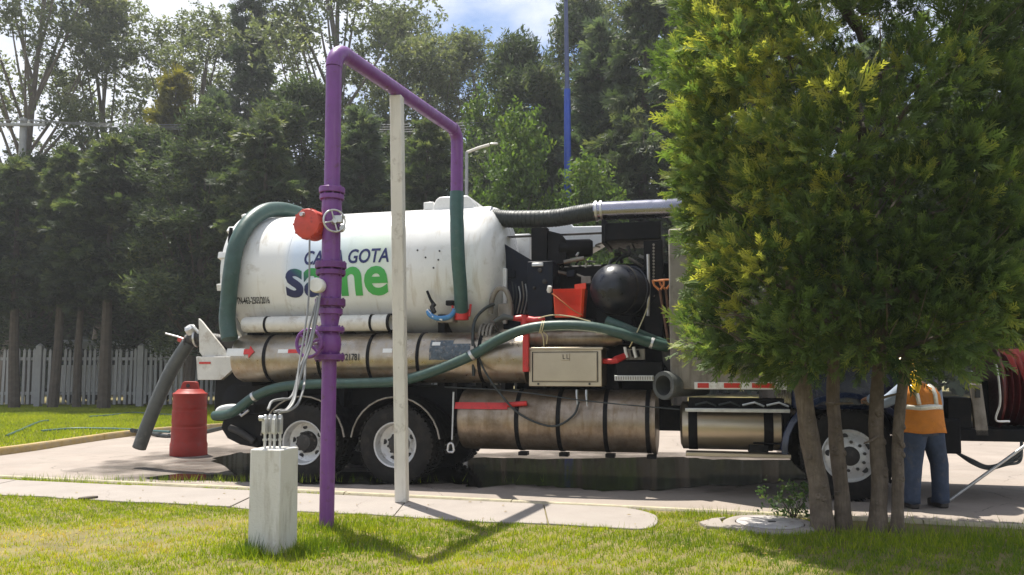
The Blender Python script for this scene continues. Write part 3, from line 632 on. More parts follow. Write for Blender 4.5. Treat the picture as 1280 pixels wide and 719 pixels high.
hx0, hx1 = tu(540, 262, TV - .35), tu(592, 262, TV - .35)
mb = MB(); hp_ = []
for t in np.linspace(0, 1, 13): hp_.append((hx0 + (hx1 - hx0) * t, TV - .34, TZ + TR - .10 + .23 * min(1, 2.2 * math.sin(math.pi * (.05 + .90 * t)))))
mb.prism([(hx0, TV - .34, TZ + TR - .22)] + hp_ + [(hx1, TV - .34, TZ + TR - .22)], (0, .7, 0)); mb.build('dome_cover', 'tank_white', tank, bevel=.02)
MB().box((hx0 - .07, TV - .25, TZ + TR + .01), (.16, .12, .12)).build('lifting_lug', 'tank_white', tank, bevel=.012)
for (hx, hy) in ((522, 313), (532, 322), (548, 325), (549.5, 314), (542, 335)):
    c = on_side(hx, hy, TV, TZ, TR); nn = Vector((0, c.y - TV, c.z - TZ)).normalized(); MB().cyl(c - nn * .02, c + nn * .010, .0125, seg=10).build('bolt', 'hub_dark', tank)
# printed lettering
_zb, _zt = on_side(400, 370, TV, TZ, TR).z, on_side(400, 331, TV, TZ, TR).z; _w = LOGO_U[1] - LOGO_U[0]; _k = .55 / (_zt - _zb)
gradient_mat('ink_logo', [(0, (.010, .016, .075)), (.34, (.010, .020, .10)), (.46, (.012, .10, .10)), (.62, (.025, .26, .06)), (1, (.05, .36, .07))], (1.5 / _w, _k, -LOGO_U[0] * 1.5 / _w - _zb * _k - .06))
def word(s, pxl, pxr, pyb, pyt, mat, vc, zc, rad, offset=0, shear=0, capf=.72, tilt=0, ny=10):
    a = on_side(pxl, pyb, vc, zc, rad); b = on_side(pxr, pyb, vc, zc, rad); c = on_side(pxl, pyt, vc, zc, rad)
    arc = (theta(c, vc, zc) - theta(a, vc, zc)) * rad
    return text_on_cylinder(s, 'lettering', mat, tank if rad > .5 else None, a.x, theta(a, vc, zc), vc, zc, rad + .006, arc / capf, offset, 1, shear, b.x - a.x, ny)
word('CADA GOTA', 380, 486, 331, 314, 'ink_navy', TV, TZ, TR, .006, .12)
word('same', 359, 487, 370, 331, 'ink_logo', TV, TZ, TR, .022, 0, .56, ny=16)
word('TN-463-2503/2016', 297, 338, 380, 371.5, 'ink_black', TV, TZ, TR, .003)
# chassis
for v in (.82, 1.62): MB().bx((-2.35, v, .72), (7.0, v + .09, 1.02)).build('chassis_rail', 'black_paint', tk, bevel=.008)
mb = MB()
for u in (-2.2, -.7, .9, 2.2, 3.6, 5.0, 6.4): mb.bx((u, .91, .76), (u + .12, 1.62, .98))
mb.build('cross_member', 'black_paint', tk)
for u in (-1.37, 0): 
    mb = MB(); mb.cyl((u, .3, .52), (u, 2.2, .52), .085); mb.lathe([(-.25, .05), (-.2, .2), (0, .27), (.2, .2), (.25, .05)], (u, 1.25, .52), (0, 1, 0), 20); mb.build('axle', 'black_paint', tk)
MB().cyl((5.66, .3, .52), (5.66, 2.2, .52), .07).build('axle', 'black_paint', tk)
mb = MB(); mb.cyl((-.5, 1.22, .62), (3.4, 1.22, .80), .07); mb.build('drive_shaft', 'black_paint', tk)
# saddle under the tank: dark sub-frame closing the view beneath it
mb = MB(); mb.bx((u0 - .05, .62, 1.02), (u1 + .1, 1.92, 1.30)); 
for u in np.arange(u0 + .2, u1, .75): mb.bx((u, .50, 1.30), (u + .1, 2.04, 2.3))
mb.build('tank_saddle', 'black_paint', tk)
# wheels
def wheel(u, v, r=.525, w=.28, side=-1, deep=True, dual=True):
    """tyre with tread blocks, rim as a sub-part; side -1 faces the camera"""
    s = side
    mb = MB(); h = w / 2
    mb.lathe([(-h * .9, .30), (-h, .34), (-h * 1.04, .42), (-h * .96, r - .05), (-h * .80, r - .012), (-h * .35, r), (h * .35, r), (h * .80, r - .012), (h * .96, r - .05), (h * 1.04, .42), (h, .34), (h * .9, .30)], (0, 0, 0), (0, 1, 0), 48, close=True)
    for k in range(44):
        a = k * 2 * math.pi / 44
        for yy in (-.62, .62): mb.box((math.cos(a) * (r + .001), yy * h, math.sin(a) * (r + .001)), (.018, h * .62, .045), Matrix.Rotation(-a, 3, 'Y'))
    o_ = mb.build('wheel', 'rubber', tk, loc=(u, v, r)); rm = MB()
    f_ = s * h
    if deep: pr = [(f_ * .98, .306), (f_ * 1.02, .300), (f_ * .95, .285), (f_ * .55, .270), (-f_ * .10, .262), (-f_ * .15, .25), (-f_ * .12, .15), (-f_ * .05, .145)]
    else: pr = [(f_ * .98, .306), (f_ * 1.02, .300), (f_ * .90, .282), (f_ * .78, .270), (f_ * 1.12, .20), (f_ * 1.25, .16), (f_ * 1.25, .10)]
    rm.lathe(pr + [(pr[-1][0] - s * .03, pr[-1][1]), (pr[0][0] - s * .12, .28)], (0, 0, 0), (0, 1, 0), 40, close=True)
    rim_ = rm.build('rim', 'rim_paint', o_)
    hb_ = MB()
    if deep: hb_.lathe([(-f_ * .20, .155), (-f_ * .05, .15), (f_ * .25, .12), (f_ * .75, .105), (f_ * .80, .07), (f_ * .80, 0)], (0, 0, 0), (0, 1, 0), 28)
    else: hb_.lathe([(f_ * 1.0, .12), (f_ * 1.30, .11), (f_ * 1.42, .085), (f_ * 1.44, 0)], (0, 0, 0), (0, 1, 0), 28)
    hb_.build('hub', 'hub_dark', o_)
    if v > 1 or (deep and side > 0): return o_            # the turned-away faces show neither nuts nor holes
    for k in range(10):
        a = k * 2 * math.pi / 10 + .2; rr_ = .165 if not deep else .135; y0 = f_ * (1.08 if not deep else -.02)
        MB().cyl((math.cos(a) * rr_, y0, math.sin(a) * rr_), (math.cos(a) * rr_, y0 + s * .05, math.sin(a) * rr_), .019, seg=6).build('wheel_nut', 'hub_dark', o_)
    for k in range(5):
        a = k * 2 * math.pi / 5 + .5; rr_ = .215 if deep else .228; y0 = -f_ * .14 if deep else f_ * .93
        MB().lathe([(0, .036), (.014, .036)], Vector((math.cos(a) * rr_, y0, math.sin(a) * rr_)), (0, s, 0), 14).build('hand_hole', 'ink_black', o_)
    return o_
for u in (-1.37, 0):
    wheel(u, .15); wheel(u, .47, side=1); wheel(u, 2.03); wheel(u, 2.35, side=1)
wheel(5.66, .17, side=-1, deep=False, r=.525); wheel(5.66, 2.30, side=1, deep=False)
# mudguards over the rear wheels
for u in (-1.37, 0):
    mb = MB(); A = np.linspace(R(8), R(172), 15)
    vs_ = []
    for a in A:
        for rr_, vv_ in ((.62, .02), (.645, .02), (.645, .62), (.62, .62)): vs_.append((u + rr_ * 1.02 * math.cos(a), vv_, .525 + rr_ * math.sin(a)))
    n_ = 4; mb.add(vs_, [(i * 4 + k, i * 4 + (k + 1) % 4, (i + 1) * 4 + (k + 1) % 4, (i + 1) * 4 + k) for i in range(14) for k in range(4)] + [(0, 1, 2, 3), (59, 58, 57, 56)])
    mb.build('mudguard', 'black_paint', tk)
    mb = MB(); mb.tube([(u + .64 * math.cos(a), .005, .525 + .64 * math.sin(a)) for a in A], .012, 6); mb.build('mudguard_edge', 'panel_grey', tk)
# upper silver water tank
WV, WR = .42, .345; WZ = tzz(450, 447, WV - WR); ua, ub = tu(284, 447, .1), tu(655, 447, .12)
mb = MB(); mb.lathe([(ua, 0), (ua + .01, WR * .6), (ua + .05, WR * .93), (ua + .10, WR), (ub - .04, WR), (ub - .038, WR + .012), (ub, WR + .012), (ub, WR - .02), (ub + .03, WR * .7), (ub + .04, 0)], (0, WV, WZ), (1, 0, 0), 48)
wt = mb.build('water_tank', 'silver_old', tk)
def strap(px, py, vc, zc, r, parent, w=.045, mat='black_paint', name='strap'):
    u = on_side(px, py, vc, zc, r).x; mb = MB(); mb.lathe([(u - w / 2, r - .01), (u - w / 2, r + .008), (u + w / 2, r + .008), (u + w / 2, r - .01)], (0, vc, zc), (1, 0, 0), 40, close=True)
    return mb.build(name, mat, parent)
for x in (329, 397, 459, 521, 598): strap(x, 447, WV, WZ, WR, wt)
def decal(pts, vc, zc, rad, mat, parent, name='sticker', n=6):
    """patch of print on a lengthwise cylinder between two pixel corners"""
    (xa, ya), (xb, yb) = pts; a = on_side(xa, ya, vc, zc, rad); b = on_side(xb, yb, vc, zc, rad); ta, tb = theta(a, vc, zc), theta(b, vc, zc); mb = MB(); r = rad + .005; V_ = []
    for i in range(n + 1):
        t = ta + (tb - ta) * i / n
        for u in (a.x, b.x): V_.append((u, vc - math.cos(t) * r, zc + math.sin(t) * r))
        for u in (a.x, b.x): V_.append((u, vc - math.cos(t) * (r - .004), zc + math.sin(t) * (r - .004)))
    F_ = []
    for i in range(n):
        k = i * 4; F_ += [(k, k + 1, k + 5, k + 4), (k + 2, k + 6, k + 7, k + 3), (k, k + 4, k + 6, k + 2), (k + 1, k + 3, k + 7, k + 5)]
    F_ += [(0, 2, 3, 1), (n * 4, n * 4 + 1, n * 4 + 3, n * 4 + 2)]
    return mb.add(V_, F_).build(name, mat, parent)
decal(((284.5, 436), (305, 445)), WV, WZ, WR, 'white_paint', wt, 'reflective_strip')
decal(((348, 437), (360, 441.5)), WV, WZ, WR, 'white_paint', wt, 'reflective_strip'); decal(((360.3, 437), (374, 441.5)), WV, WZ, WR, 'red_reflector', wt, 'reflective_strip')
decal(((479, 436), (490, 441)), WV, WZ, WR, 'white_paint', wt, 'reflective_strip')
decal(((539, 426), (565, 450)), WV, WZ, WR, 'decal_dark', wt, 'data_plate'); decal(((566.5, 430), (587, 449)), WV, WZ, WR, 'decal_dark', wt, 'data_plate')
decal(((541, 428), (550, 432)), WV, WZ, WR + .004, 'white_plastic', wt, 'sticker')
# red arrow
a = on_side(305, 440, WV, WZ, WR); b = on_side(318, 440, WV, WZ, WR); t0 = theta(a, WV, WZ); W_ = b.x - a.x; mb = MB(); pts = [(0, -.038), (.5, -.038), (.5, -.085), (1, 0), (.5, .085), (.5, .038), (0, .038)]
mb.prism([(a.x + x * W_, WV - math.cos(t0 + y / WR) * (WR + .011), WZ + math.sin(t0 + y / WR) * (WR + .011)) for x, y in pts], (0, .012, 0)); mb.build('arrow_sticker', 'red_reflector', wt)
o = word('0121781', 424, 449, 450.5, 442, 'ink_black', WV, WZ, WR, .002); o.parent = wt
for x in (360, 430, 500, 570, 630): 
    u = tu(x, 470, WV); MB().bx((u - .03, WV - .05, 1.0), (u + .03, .84, WZ - WR + .06)).build('bracket', 'black_paint', tk)
# pale tube lying above it
SV, SR = .30, .115; SZ = tzz(400, 404, SV - SR); a, b = tu(306, 404, SV), tu(489, 404, SV)
mb = MB(); mb.lathe([(a, .0), (a, SR * .93), (a + .03, SR), (b, SR), (b, SR - .012), (b - .4, SR - .012), (b - .4, 0)], (0, SV, SZ), (1, 0, 0), 32); tb_ = mb.build('carrier_tube', 'tube_white', tk)
MB().lathe([(b - .03, SR - .004), (b - .03, SR + .012), (b + .006, SR + .012), (b + .006, SR - .012)], (0, SV, SZ), (1, 0, 0), 32, close=True).build('end_ring', 'black_paint', tb_)
for x in (330, 462): strap(x, 404, SV, SZ, SR, tb_, .035)
# lower big cylinder
BV, BR = .48, .405; BZ = tzz(690, 527, BV - BR * .9) ; ua, ub = tu(569, 527, .15), tu(819, 527, .15)
mb = MB(); mb.lathe([(ua, 0), (ua + .01, BR * .7), (ua + .04, BR * .95), (ua + .08, BR), (ub - .05, BR), (ub - .045, BR + .015), (ub, BR + .015), (ub + .01, BR * .9), (ub + .02, 0)], (0, BV, BZ), (1, 0, 0), 48)
lt = mb.build('lower_tank', 'silver_dirty', tk)
for x in (645, 697, 756, 809): 
    s_ = strap(x, 527, BV, BZ, BR, lt, .055); u = on_side(x, 527, BV, BZ, BR).x; MB().box((u + .03, BV - .10, BZ - BR - .035), (.12, .14, .05)).build('clamp', 'black_paint', lt, bevel=.006)
decal(((569.5, 503), (634, 512)), BV, BZ, BR + .006, 'red_paint', lt, 'red_bar'); 
q = on_side(640, 506, BV, BZ, BR + .02); MB().cyl(q - Vector((.06, 0, 0)), q + Vector((.20, .0, .02)), .032, seg=12).build('red_pipe', 'red_paint', lt)
for x in (600, 680, 770): u = tu(x, 480, BV); MB().bx((u - .04, BV - .05, BZ + BR - .02), (u + .04, .86, BZ + BR + .10)).build('bracket', 'black_paint', tk)
MB().tube(spline([tp(556, 484, .12), tp(640, 489, .06), tp(740, 502, .02), tp(850, 512, .02)], 6), .009, 6).build('cable', 'black_hose', tk)
MB().tube(spline([tp(590, 425, .10), tp(604, 460, .06), tp(622, 488, .06), tp(650, 518, .02), tp(690, 533, .0), tp(716, 520, .02), tp(724, 502, .06)], 7), .014, 8).build('cable', 'black_hose', tk)
for x in (721, 733): MB().tube([tp(x, 488, .10), tp(x, 495, .06), tp(x + 1, 508, .05)], [.018, .016, .008], 8).build('drain_cock', 'galv', tk)
# shackle hanging at the left end of the lower tank
p = tp(565, 520, .08); mb = MB(); mb.tube([tp(567, 490, .10), tp(565, 550, .06)], .012, 6); q = tp(563.5, 560, .05)
mb.tube([q + Vector((x * .045, 0, z * .055)) for x, z in ((0, 1.2), (.7, .8), (1, -.6), (.6, -1), (-.6, -1), (-1, -.6), (-.7, .8), (0, 1.2))], .016, 8); mb.build('tie_strap', 'galv', tk)
# fuel tank with steps
FV, FR = .46, .30; FZ = tzz(915, 534, FV - FR); ua, ub = tu(849, 534, .2), tu(981, 534, .2)
mb = MB(); mb.lathe([(ua, 0), (ua + .01, FR * .8), (ua + .04, FR), (ub - .04, FR), (ub - .01, FR * .8), (ub, 0)], (0, FV, FZ), (1, 0, 0), 40); ft = mb.build('fuel_tank', 'stainless', tk)
for x in (866, 961): strap(x, 534, FV, FZ, FR, ft, .11)
mb = MB(); mb.bx((ua + .08, .02, FZ + FR * .62), (ub + .05, .14, FZ + FR * .62 + .045)); mb.build('step', 'galv', ft, bevel=.006)
MB().bx((ua + .12, .16, FZ + FR * .62 + .0), (ub + .0, .44, FZ + FR + .05)).build('step_box', 'black_paint', ft, bevel=.006)
for k in range(4): MB().tube([(ua + .2 + .28 * k, .10, FZ + FR * .9), (ua + .34 + .28 * k, .08, FZ + FR * 1.02), (ua + .45 + .28 * k, .12, FZ + FR * .86)], .014, 6).build('hose_piece', random.choice(['galv', 'black_hose']), ft)
MB().bx((ua + .08, .03, FZ - FR - .05), (ub + .05, .30, FZ - FR - .005)).build('step', 'stainless', ft, bevel=.006)
MB().bx((ua + .10, .60, FZ - .1), (ub, .84, FZ + .25)).build('fuel_tank_bracket', 'black_paint', tk)
# stainless toolbox
c0, c1 = tp(661, 483, .10), tp(752, 435, .10)
mb = MB(); mb.bx((c0.x, .10, c0.z), (c1.x, .60, c1.z)); bx_ = mb.build('toolbox', 'stainless', tk, bevel=.008)
MB().bx((c0.x - .02, .07, c1.z - .02), (c1.x + .02, .63, c1.z + .012)).build('lid', 'stainless', bx_, bevel=.006)
MB().bx((c0.x + .06, .085, c0.z + .07), (c1.x - .06, .102, c1.z - .06)).build('door', 'stainless', bx_, bevel=.005)
for a_, b_ in (((c0.x + .045, c0.z + .055), (c0.x + .055, c1.z - .045)), ((c1.x - .055, c0.z + .055), (c1.x - .045, c1.z - .045)), ((c0.x + .045, c0.z + .055), (c1.x - .045, c0.z + .063)), ((c0.x + .045, c1.z - .053), (c1.x - .045, c1.z - .045))):
    MB().bx((a_[0], .094, a_[1]), (b_[0], .103, b_[1])).build('seal', 'black_paint', bx_)
mb = MB(); q = tp(707, 446, .085); mb.bx((q.x - .055, .072, q.z - .05), (q.x + .055, .09, q.z + .04)); lk = mb.build('latch', 'stainless', bx_, bevel=.004)
mb = MB()
for dx in (-.03, .02): mb.bx((q.x + dx - .004, .066, q.z - .03), (q.x + dx + .004, .074, q.z + .03)); mb.bx((q.x + dx, .066, q.z - .03), (q.x + dx + .03, .074, q.z - .022))
mb.build('latch_handle', 'hub_dark', lk)
for x in (673, 737): q = tp(x, 480, .10); MB().cyl((q.x, .085, q.z), (q.x, .11, q.z), .014, seg=8).build('bolt', 'hub_dark', bx_)
# pump cylinder above the toolbox, black box, tread plate, suction stub
a, b = tp(662, 424, .42), tp(778, 424, .42); MB().lathe([(0, .0), (.01, .10), (.04, .112), (b.x - a.x - .1, .112), (b.x - a.x - .05, .09), (b.x - a.x, .085), (b.x - a.x, 0)], a, (1, 0, 0), 24).build('pump_cylinder', 'silver_dirty', tk)
a, b = tp(770, 470, .20), tp(828, 452, .20); MB().bx((a.x, .20, a.z), (b.x, .62, b.z)).build('battery_box', 'black_paint', tk, bevel=.01)
a, b = tp(782, 450, .28), tp(806, 436, .28); mb = MB(); mb.bx((a.x, .28, a.z), (b.x, .36, b.z)); ctl = mb.build('control_plate', 'panel_grey', tk, bevel=.005)
for x in (781, 792): MB().tube([tp(x, 434, .26), tp(x + 1, 440, .25), tp(x + 3, 447, .26)], .02, 8).build('lever_knob', 'white_plastic', ctl)
for x in (789, 797): MB().tube([tp(x, 438, .25), tp(x + 2, 446, .25)], .014, 8).build('lever', 'black_paint', ctl)
a, b = tp(768, 476, .12), tp(817, 469.5, .12); MB().bx((a.x, .12, a.z), (b.x, .45, b.z)).build('tread_step', 'galv', tk, bevel=.004)
mb = MB()
for u in np.arange(a.x + .02, b.x, .03): mb.bx((u, .112, a.z + .012), (u + .014, .121, b.z - .012))
mb.build('tread_teeth', 'panel_grey', tk)
a = tp(829, 482, .05); ax = Vector((.92, .40, .03)).normalized(); ax2 = Vector((.62, .78, .02)).normalized()
MB().lathe([(0, .125), (0, .175), (.02, .18), (.06, .18), (.065, .15), (.75, .15), (.75, .12), (.02, .125)], a, ax2, 28, close=True).build('suction_stub', 'grey_hose', tk)
MB().tube([tp(660, 446, .3), tp(764, 452, .22), tp(770, 450, .2), tp(784, 444, .3)], [.035, .035, .05, .04], 12).build('red_pipe', 'red_paint', tk)
# ---------------------------------------------------------------- machinery behind the tank
def pbox(name, mat, xa, ya, xb, yb, v0, v1, bev=.012, parent=None):
    a, b = tp(xa, yb, v0), tp(xb, ya, v0); return MB().bx((a.x, v0, a.z), (b.x, v1, b.z)).build(name, mat, parent or tk, bevel=bev)
eu0, eu1 = tu(640, 400, .9), tu(836, 400, .9)
MB().bx((eu0, 1.15, 1.02), (eu1, 1.80, 3.02)).build('engine_block', 'black_paint', tk, bevel=.03)
cab2 = pbox('hydraulic_cabinet', 'black_navy', 659, 326, 691, 411, .55, 1.1)
for (x, y, r) in ((675, 338, .03), (668, 360, .022), (681, 352, .035)): c = tp(x, y, .54); MB().lathe([(0, r), (.02, r), (.03, r * .6)], c, (0, -1, 0), 14).build('gauge', 'hub_dark', cab2)
c = tp(672, 331, .53); MB().box(c, (.16, .03, .05)).build('handle', 'galv', cab2, bevel=.008)
mb = MB(); pts = [tp(629, 304, .85), tp(664, 325, .85), tp(664, 410, .85), tp(629, 412, .85)]; mb.prism(pts, (0, .35, 0)); mb.build('side_plate', 'black_navy', tk, bevel=.01)
pbox('front_lug', 'white_paint', 628, 335, 633, 405, .75, .82)
pbox('frame_beam', 'black_paint', 628, 290, 755, 296, 1.0, 1.15)
pbox('frame_post', 'black_paint', 664, 284, 684, 330, .80, .95)
mb = MB(); pts = [tp(*p, .85) for p in ((684, 288), (700, 292), (708, 302), (708, 330), (684, 330))]; mb.prism(pts, (0, .30, 0)); mb.build('blower_bracket', 'black_paint', tk, bevel=.01)
mb = MB(); pts = [tp(*p, 1.95) for p in ((676, 284), (714, 279), (716, 283), (757, 282), (757, 302), (736, 314), (700, 314), (690, 296))]; mb.prism(pts, (0, .35, 0)); mb.build('hood_panel', 'white_paint', tk, bevel=.02)
pbox('hood_panel', 'white_paint', 630, 292, 662, 330, 2.0, 2.3)
c = tp(700, 311, .95); MB().lathe([(-.02, .10), (0, .125), (.42, .125), (.46, .10)], c, (1, .1, 0), 24).build('muffler', 'black_paint', tk)
MB().tube([tp(705, 328, .8), tp(722, 324, .8), tp(730, 323, .8)], .03, 10).build('exhaust_elbow', 'panel_grey', tk)
duct = pbox('air_duct', 'black_paint', 755, 276, 826, 301, .80, 1.6, .015)
pbox('duct_flange', 'black_paint', 752, 274, 757, 304, .77, 1.63, .006)
pbox('frame_post', 'black_paint', 806, 300, 828, 452, .72, .95)
lad = MB(); a = tp(817, 305, .70)
for y in range(306, 372, 4): q = tp(817, y, .70); lad.cyl((q.x, .69, q.z), (q.x, .73, q.z), .016, seg=8)
lad.build('perforation', 'panel_grey', tk)
MB().tube([tp(810, 318, .62), tp(811, 360, .62), tp(810, 395, .6)], .022, 8).build('grey_pipe', 'galv', tk)
cx_ = tp(757, 360, .42); ax = Vector((.60, .80, -.03)).normalized()
mb = MB(); rr_ = .335; pr = [(.30 - .30 * math.cos(t) - .02, rr_ * math.sin(t)) for t in np.linspace(0.02, math.pi / 2, 10)] + [(.55, rr_), (.555, rr_ + .012), (.60, rr_ + .012), (.605, rr_), (1.05, rr_), (1.15, rr_ * .7), (1.2, 0)]
ac = mb.lathe(pr, cx_ - ax * .12, ax, 44).build('air_cleaner', 'black_gloss', tk)
MB().lathe([(.36, rr_ - .01), (.36, rr_ + .008), (.39, rr_ + .008), (.39, rr_ - .01)], cx_ - ax * .12, ax, 40, close=True).build('band', 'hub_dark', ac)
pbox('filter_stand', 'black_paint', 744, 385, 790, 430, .70, 1.1)
# engine clutter: pipes, hoses, small boxes in the dark bay
clut = random.Random(5)
for k in range(26):
    xa = clut.uniform(690, 806); ya = clut.uniform(296, 345); v = clut.uniform(.85, 1.2)
    p0 = tp(xa, ya, v); p1 = p0 + Vector((clut.uniform(-.3, .3), clut.uniform(-.1, .2), clut.uniform(-.25, .2))); pm_ = (p0 + p1) / 2 + Vector((clut.uniform(-.1, .1), -.05, clut.uniform(-.1, .1)))
    MB().tube(spline([p0, pm_, p1], 5), clut.uniform(.010, .028), 7).build('engine_pipe', clut.choice(['black_hose', 'black_paint', 'hub_dark', 'galv', 'panel_grey', 'black_hose']), tk)
for k in range(10):
    q = tp(clut.uniform(635, 800), clut.uniform(335, 395), .88); MB().box(q, (clut.uniform(.05, .14), .12, clut.uniform(.05, .16))).build('engine_fitting', clut.choice(['hub_dark', 'black_paint', 'black_navy', 'panel_grey']), tk, bevel=.008)
for k in range(7):
    x = 640 + 4.2 * k; MB().tube(spline([tp(x, 352 + 3 * (k % 3), .80), tp(x + 2, 372, .74), tp(x - 2, 392, .78)], 5), .010, 6).build('hydraulic_line', clut.choice(['black_hose', 'galv', 'panel_grey']), tk)
# overhead vacuum hose, clamp and steel pipe
vh = spline([tp(612, 272, .95), tp(640, 274, .95), tp(690, 273, .93), tp(722, 268, .92), tp(748, 264, .92)], 10); mb = MB(); mb.tube(vh, .122, 22)
hose = mb.build('vacuum_hose', 'black_hose', tk)
for i in range(2, len(vh) - 1, 1):
    t = (vh[i + 1] - vh[i - 1]).normalized(); MB().lathe([(-.012, .120), (-.006, .127), (.006, .127), (.012, .120)], vh[i], t, 20, close=True).build('hose_rib', 'black_hose', hose)
MB().lathe([(-.02, .06), (-.02, .16), (.04, .16), (.05, .13)], vh[0], (1, 0, 0), 24, close=True).build('hose_flange', 'galv', hose)
for dx in (0, .07): MB().lathe([(0, .125), (0, .145), (.03, .145), (.03, .125)], vh[-1] + Vector((-.04 + dx, 0, .0)), (1, 0, .06), 24, close=True).build('hose_clamp', 'galv', hose)
pe_ = tp(900, 257, .92); MB().tube([vh[-1] + Vector((-.06, 0, 0)), tp(823, 261, .92), pe_, pe_ + Vector((.5, .1, -.3))], .128, 26).build('vacuum_pipe', 'pipe_steel', tk)
# red hydrant-like valve beside the silver tank, coil and loop hose
pbox('red_post', 'red_paint', 653, 406, 660.5, 465, .03, .10, .01)
mb = MB(); a = tp(660, 399, .36); mb.tube([tp(640, 398, .36), tp(652, 398, .36), tp(668, 401, .36), tp(681, 398, .36)], [.03, .05, .05, .025], 12); mb.cyl(tp(656, 394, .36), tp(656, 412, .36), .055, seg=14); rv = mb.build('red_valve', 'red_paint', tk)
mb = MB(); mb.tube(spline([tp(613, 392, .5), tp(616, 372, .48), tp(623, 361, .46), tp(632, 363, .46), tp(637, 376, .48), tp(637, 392, .5)], 7), .036, 12); mb.build('grey_loop_hose', 'panel_grey', tk)
pbox('junction_plate', 'panel_grey', 622, 379, 640, 397, .46, .56, .015)
MB().tube(spline([tp(592, 470, .10), tp(591, 425, .14), tp(594, 400, .25), tp(606, 386, .4), tp(618, 380, .46)], 7), .022, 10).build('black_lead', 'black_hose', tk)
MB().tube([tp(618, 402, .36), tp(630, 396, .34), tp(642, 398, .34)], [.03, .045, .03], 10).build('grey_nozzle', 'grey_hose', tk)
mb = MB()
for k in range(4): mb.tube([tp(598, 420 + 0, .2) + Vector((.05 * k, .25 + .0 * k, .17 * math.sin(a) )) + Vector((0, -.22 * math.cos(a), 0)) for a in np.linspace(0, 2 * math.pi, 19)], .016, 6)
mb.build('coiled_hose', 'panel_grey', tk)
# white body cabinet ahead of the engine, then the dark cab and bonnet
ca, cb = tu(838, 400, .35), tu(983, 480, .12)
cz0 = tzz(900, 487, .12)
wc = MB().bx((ca, .12, cz0), (cb, 2.40, 3.30)).build('body_cabinet', 'panel_grey', tk, bevel=.02)
a, b = tp(868, 486.5, .12), tp(983, 478, .12); MB().bx((a.x, .10, a.z), (b.x, .13, b.z)).build('side_strip', 'white_paint', wc, bevel=.003)
for xa_, xb_ in ((872, 886), (905, 925), (940, 968)):
    q, w_ = tp(xa_, 485, .098), tp(xb_, 479, .098); MB().bx((q.x, .094, q.z), (w_.x, .101, w_.z)).build('reflective_strip', 'red_reflector', wc)
c0_, c1_ = cb + .06, cb + 1.55
cabm = MB(); sec = [(c0_, 1.05), (c0_, 3.05), (c0_ + .2, 3.12), (c1_ - .25, 3.02), (c1_ + .12, 2.25), (c1_ + .14, 1.05)]
cabm.prism([(x, .18, z_) for x, z_ in sec], (0, 2.16, 0)); cbo = cabm.build('cab', 'navy_paint', tk, bevel=.05)
MB().prism([(c0_ + .35, .165, 2.25), (c0_ + .35, .165, 2.9), (c1_ - .28, .165, 2.88), (c1_ - .02, .165, 2.25)], (0, .03, 0)).build('side_window', 'glass', cbo)
MB().prism([(c0_ + .35, 2.32, 2.25), (c0_ + .35, 2.32, 2.9), (c1_ - .28, 2.32, 2.88), (c1_ - .02, 2.32, 2.25)], (0, .03, 0)).build('side_window', 'glass', cbo)
MB().prism([(c1_ + .11, .35, 2.32), (c1_ + .11, 2.17, 2.32), (c1_ - .20, 2.10, 2.94), (c1_ - .20, .42, 2.94)], (.035, 0, .012)).build('windscreen', 'glass', cbo)
dr = MB().bx((c0_ + .28, .160, 1.10), (c1_ - .02, .19, 2.22)).build('door', 'navy_paint', cbo, bevel=.012)
MB().bx((c0_ + .34, .13, 1.95), (c0_ + .52, .165, 2.0)).build('handle', 'galv', cbo, bevel=.008)
hm = MB(); hs = [(c1_ + .12, 1.0), (c1_ + .12, 2.22), (c1_ + .9, 2.10), (6.55, 1.95), (6.70, 1.7), (6.72, .95)]
hm.prism([(x, .62, z_) for x, z_ in hs], (0, 1.28, 0)); hm.build('bonnet', 'navy_paint', tk, bevel=.05)
for v0, v1 in ((.10, .66), (1.86, 2.42)):
    A = np.linspace(R(-8), R(188), 17); vs_ = []
    for a in A:
        for rr_, vv_ in ((.63, v0), (.70, v0 + .03), (.72, v1), (.63, v1)): vs_.append((5.66 + rr_ * 1.06 * math.cos(a), vv_, .56 + rr_ * math.sin(a)))
    MB().add(vs_, [(i * 4 + k, i * 4 + (k + 1) % 4, (i + 1) * 4 + (k + 1) % 4, (i + 1) * 4 + k) for i in range(16) for k in range(4)] + [(0, 1, 2, 3), (67, 66, 65, 64)]).build('front_fender', 'navy_paint', tk, bevel=.01)
MB().bx((4.55, .25, .50), (4.78, .55, 1.05)).build('mud_flap', 'rubber', tk, bevel=.01)
MB().bx((cb + .05, .22, .62), (4.60, .80, 1.02)).build('cab_step', 'black_paint', tk, bevel=.01)
MB().bx((6.74, .30, .55), (6.92, 2.20, .95)).build('bumper', 'black_paint', tk, bevel=.02)
# front hose reel on its platform
fz = tzz(1230, 552, .35)
MB().bx((6.45, .36, fz), (8.6, 2.1, fz + .14)).build('reel_platform', 'black_paint', tk, bevel=.012)
a, b = tp(1186, 545, .38), tp(1214, 497, .38); MB().bx((a.x, .38, fz + .14), (b.x, .95, b.z)).build('reel_motor_box', 'black_paint', tk, bevel=.012)
arm = MB(); q0, q1 = tp(1227, 545, .36), tp(1219, 480, .36); arm.prism([q0 + Vector((-.06, 0, 0)), q0 + Vector((.08, 0, 0)), q1 + Vector((.07, 0, 0)), q1 + Vector((-.05, 0, 0))], (0, .08, 0)); arm.build('reel_arm', 'panel_grey', tk, bevel=.008)
MB().bx((q1.x - .005, .345, q1.z - .16), (q1.x + .045, .362, q1.z - .05)).build('arm_slot', 'ink_black', tk)
rcx = tp(1250, 487, .55); RC = Vector((rcx.x, 1.0, rcx.z + .02)); rl = MB()
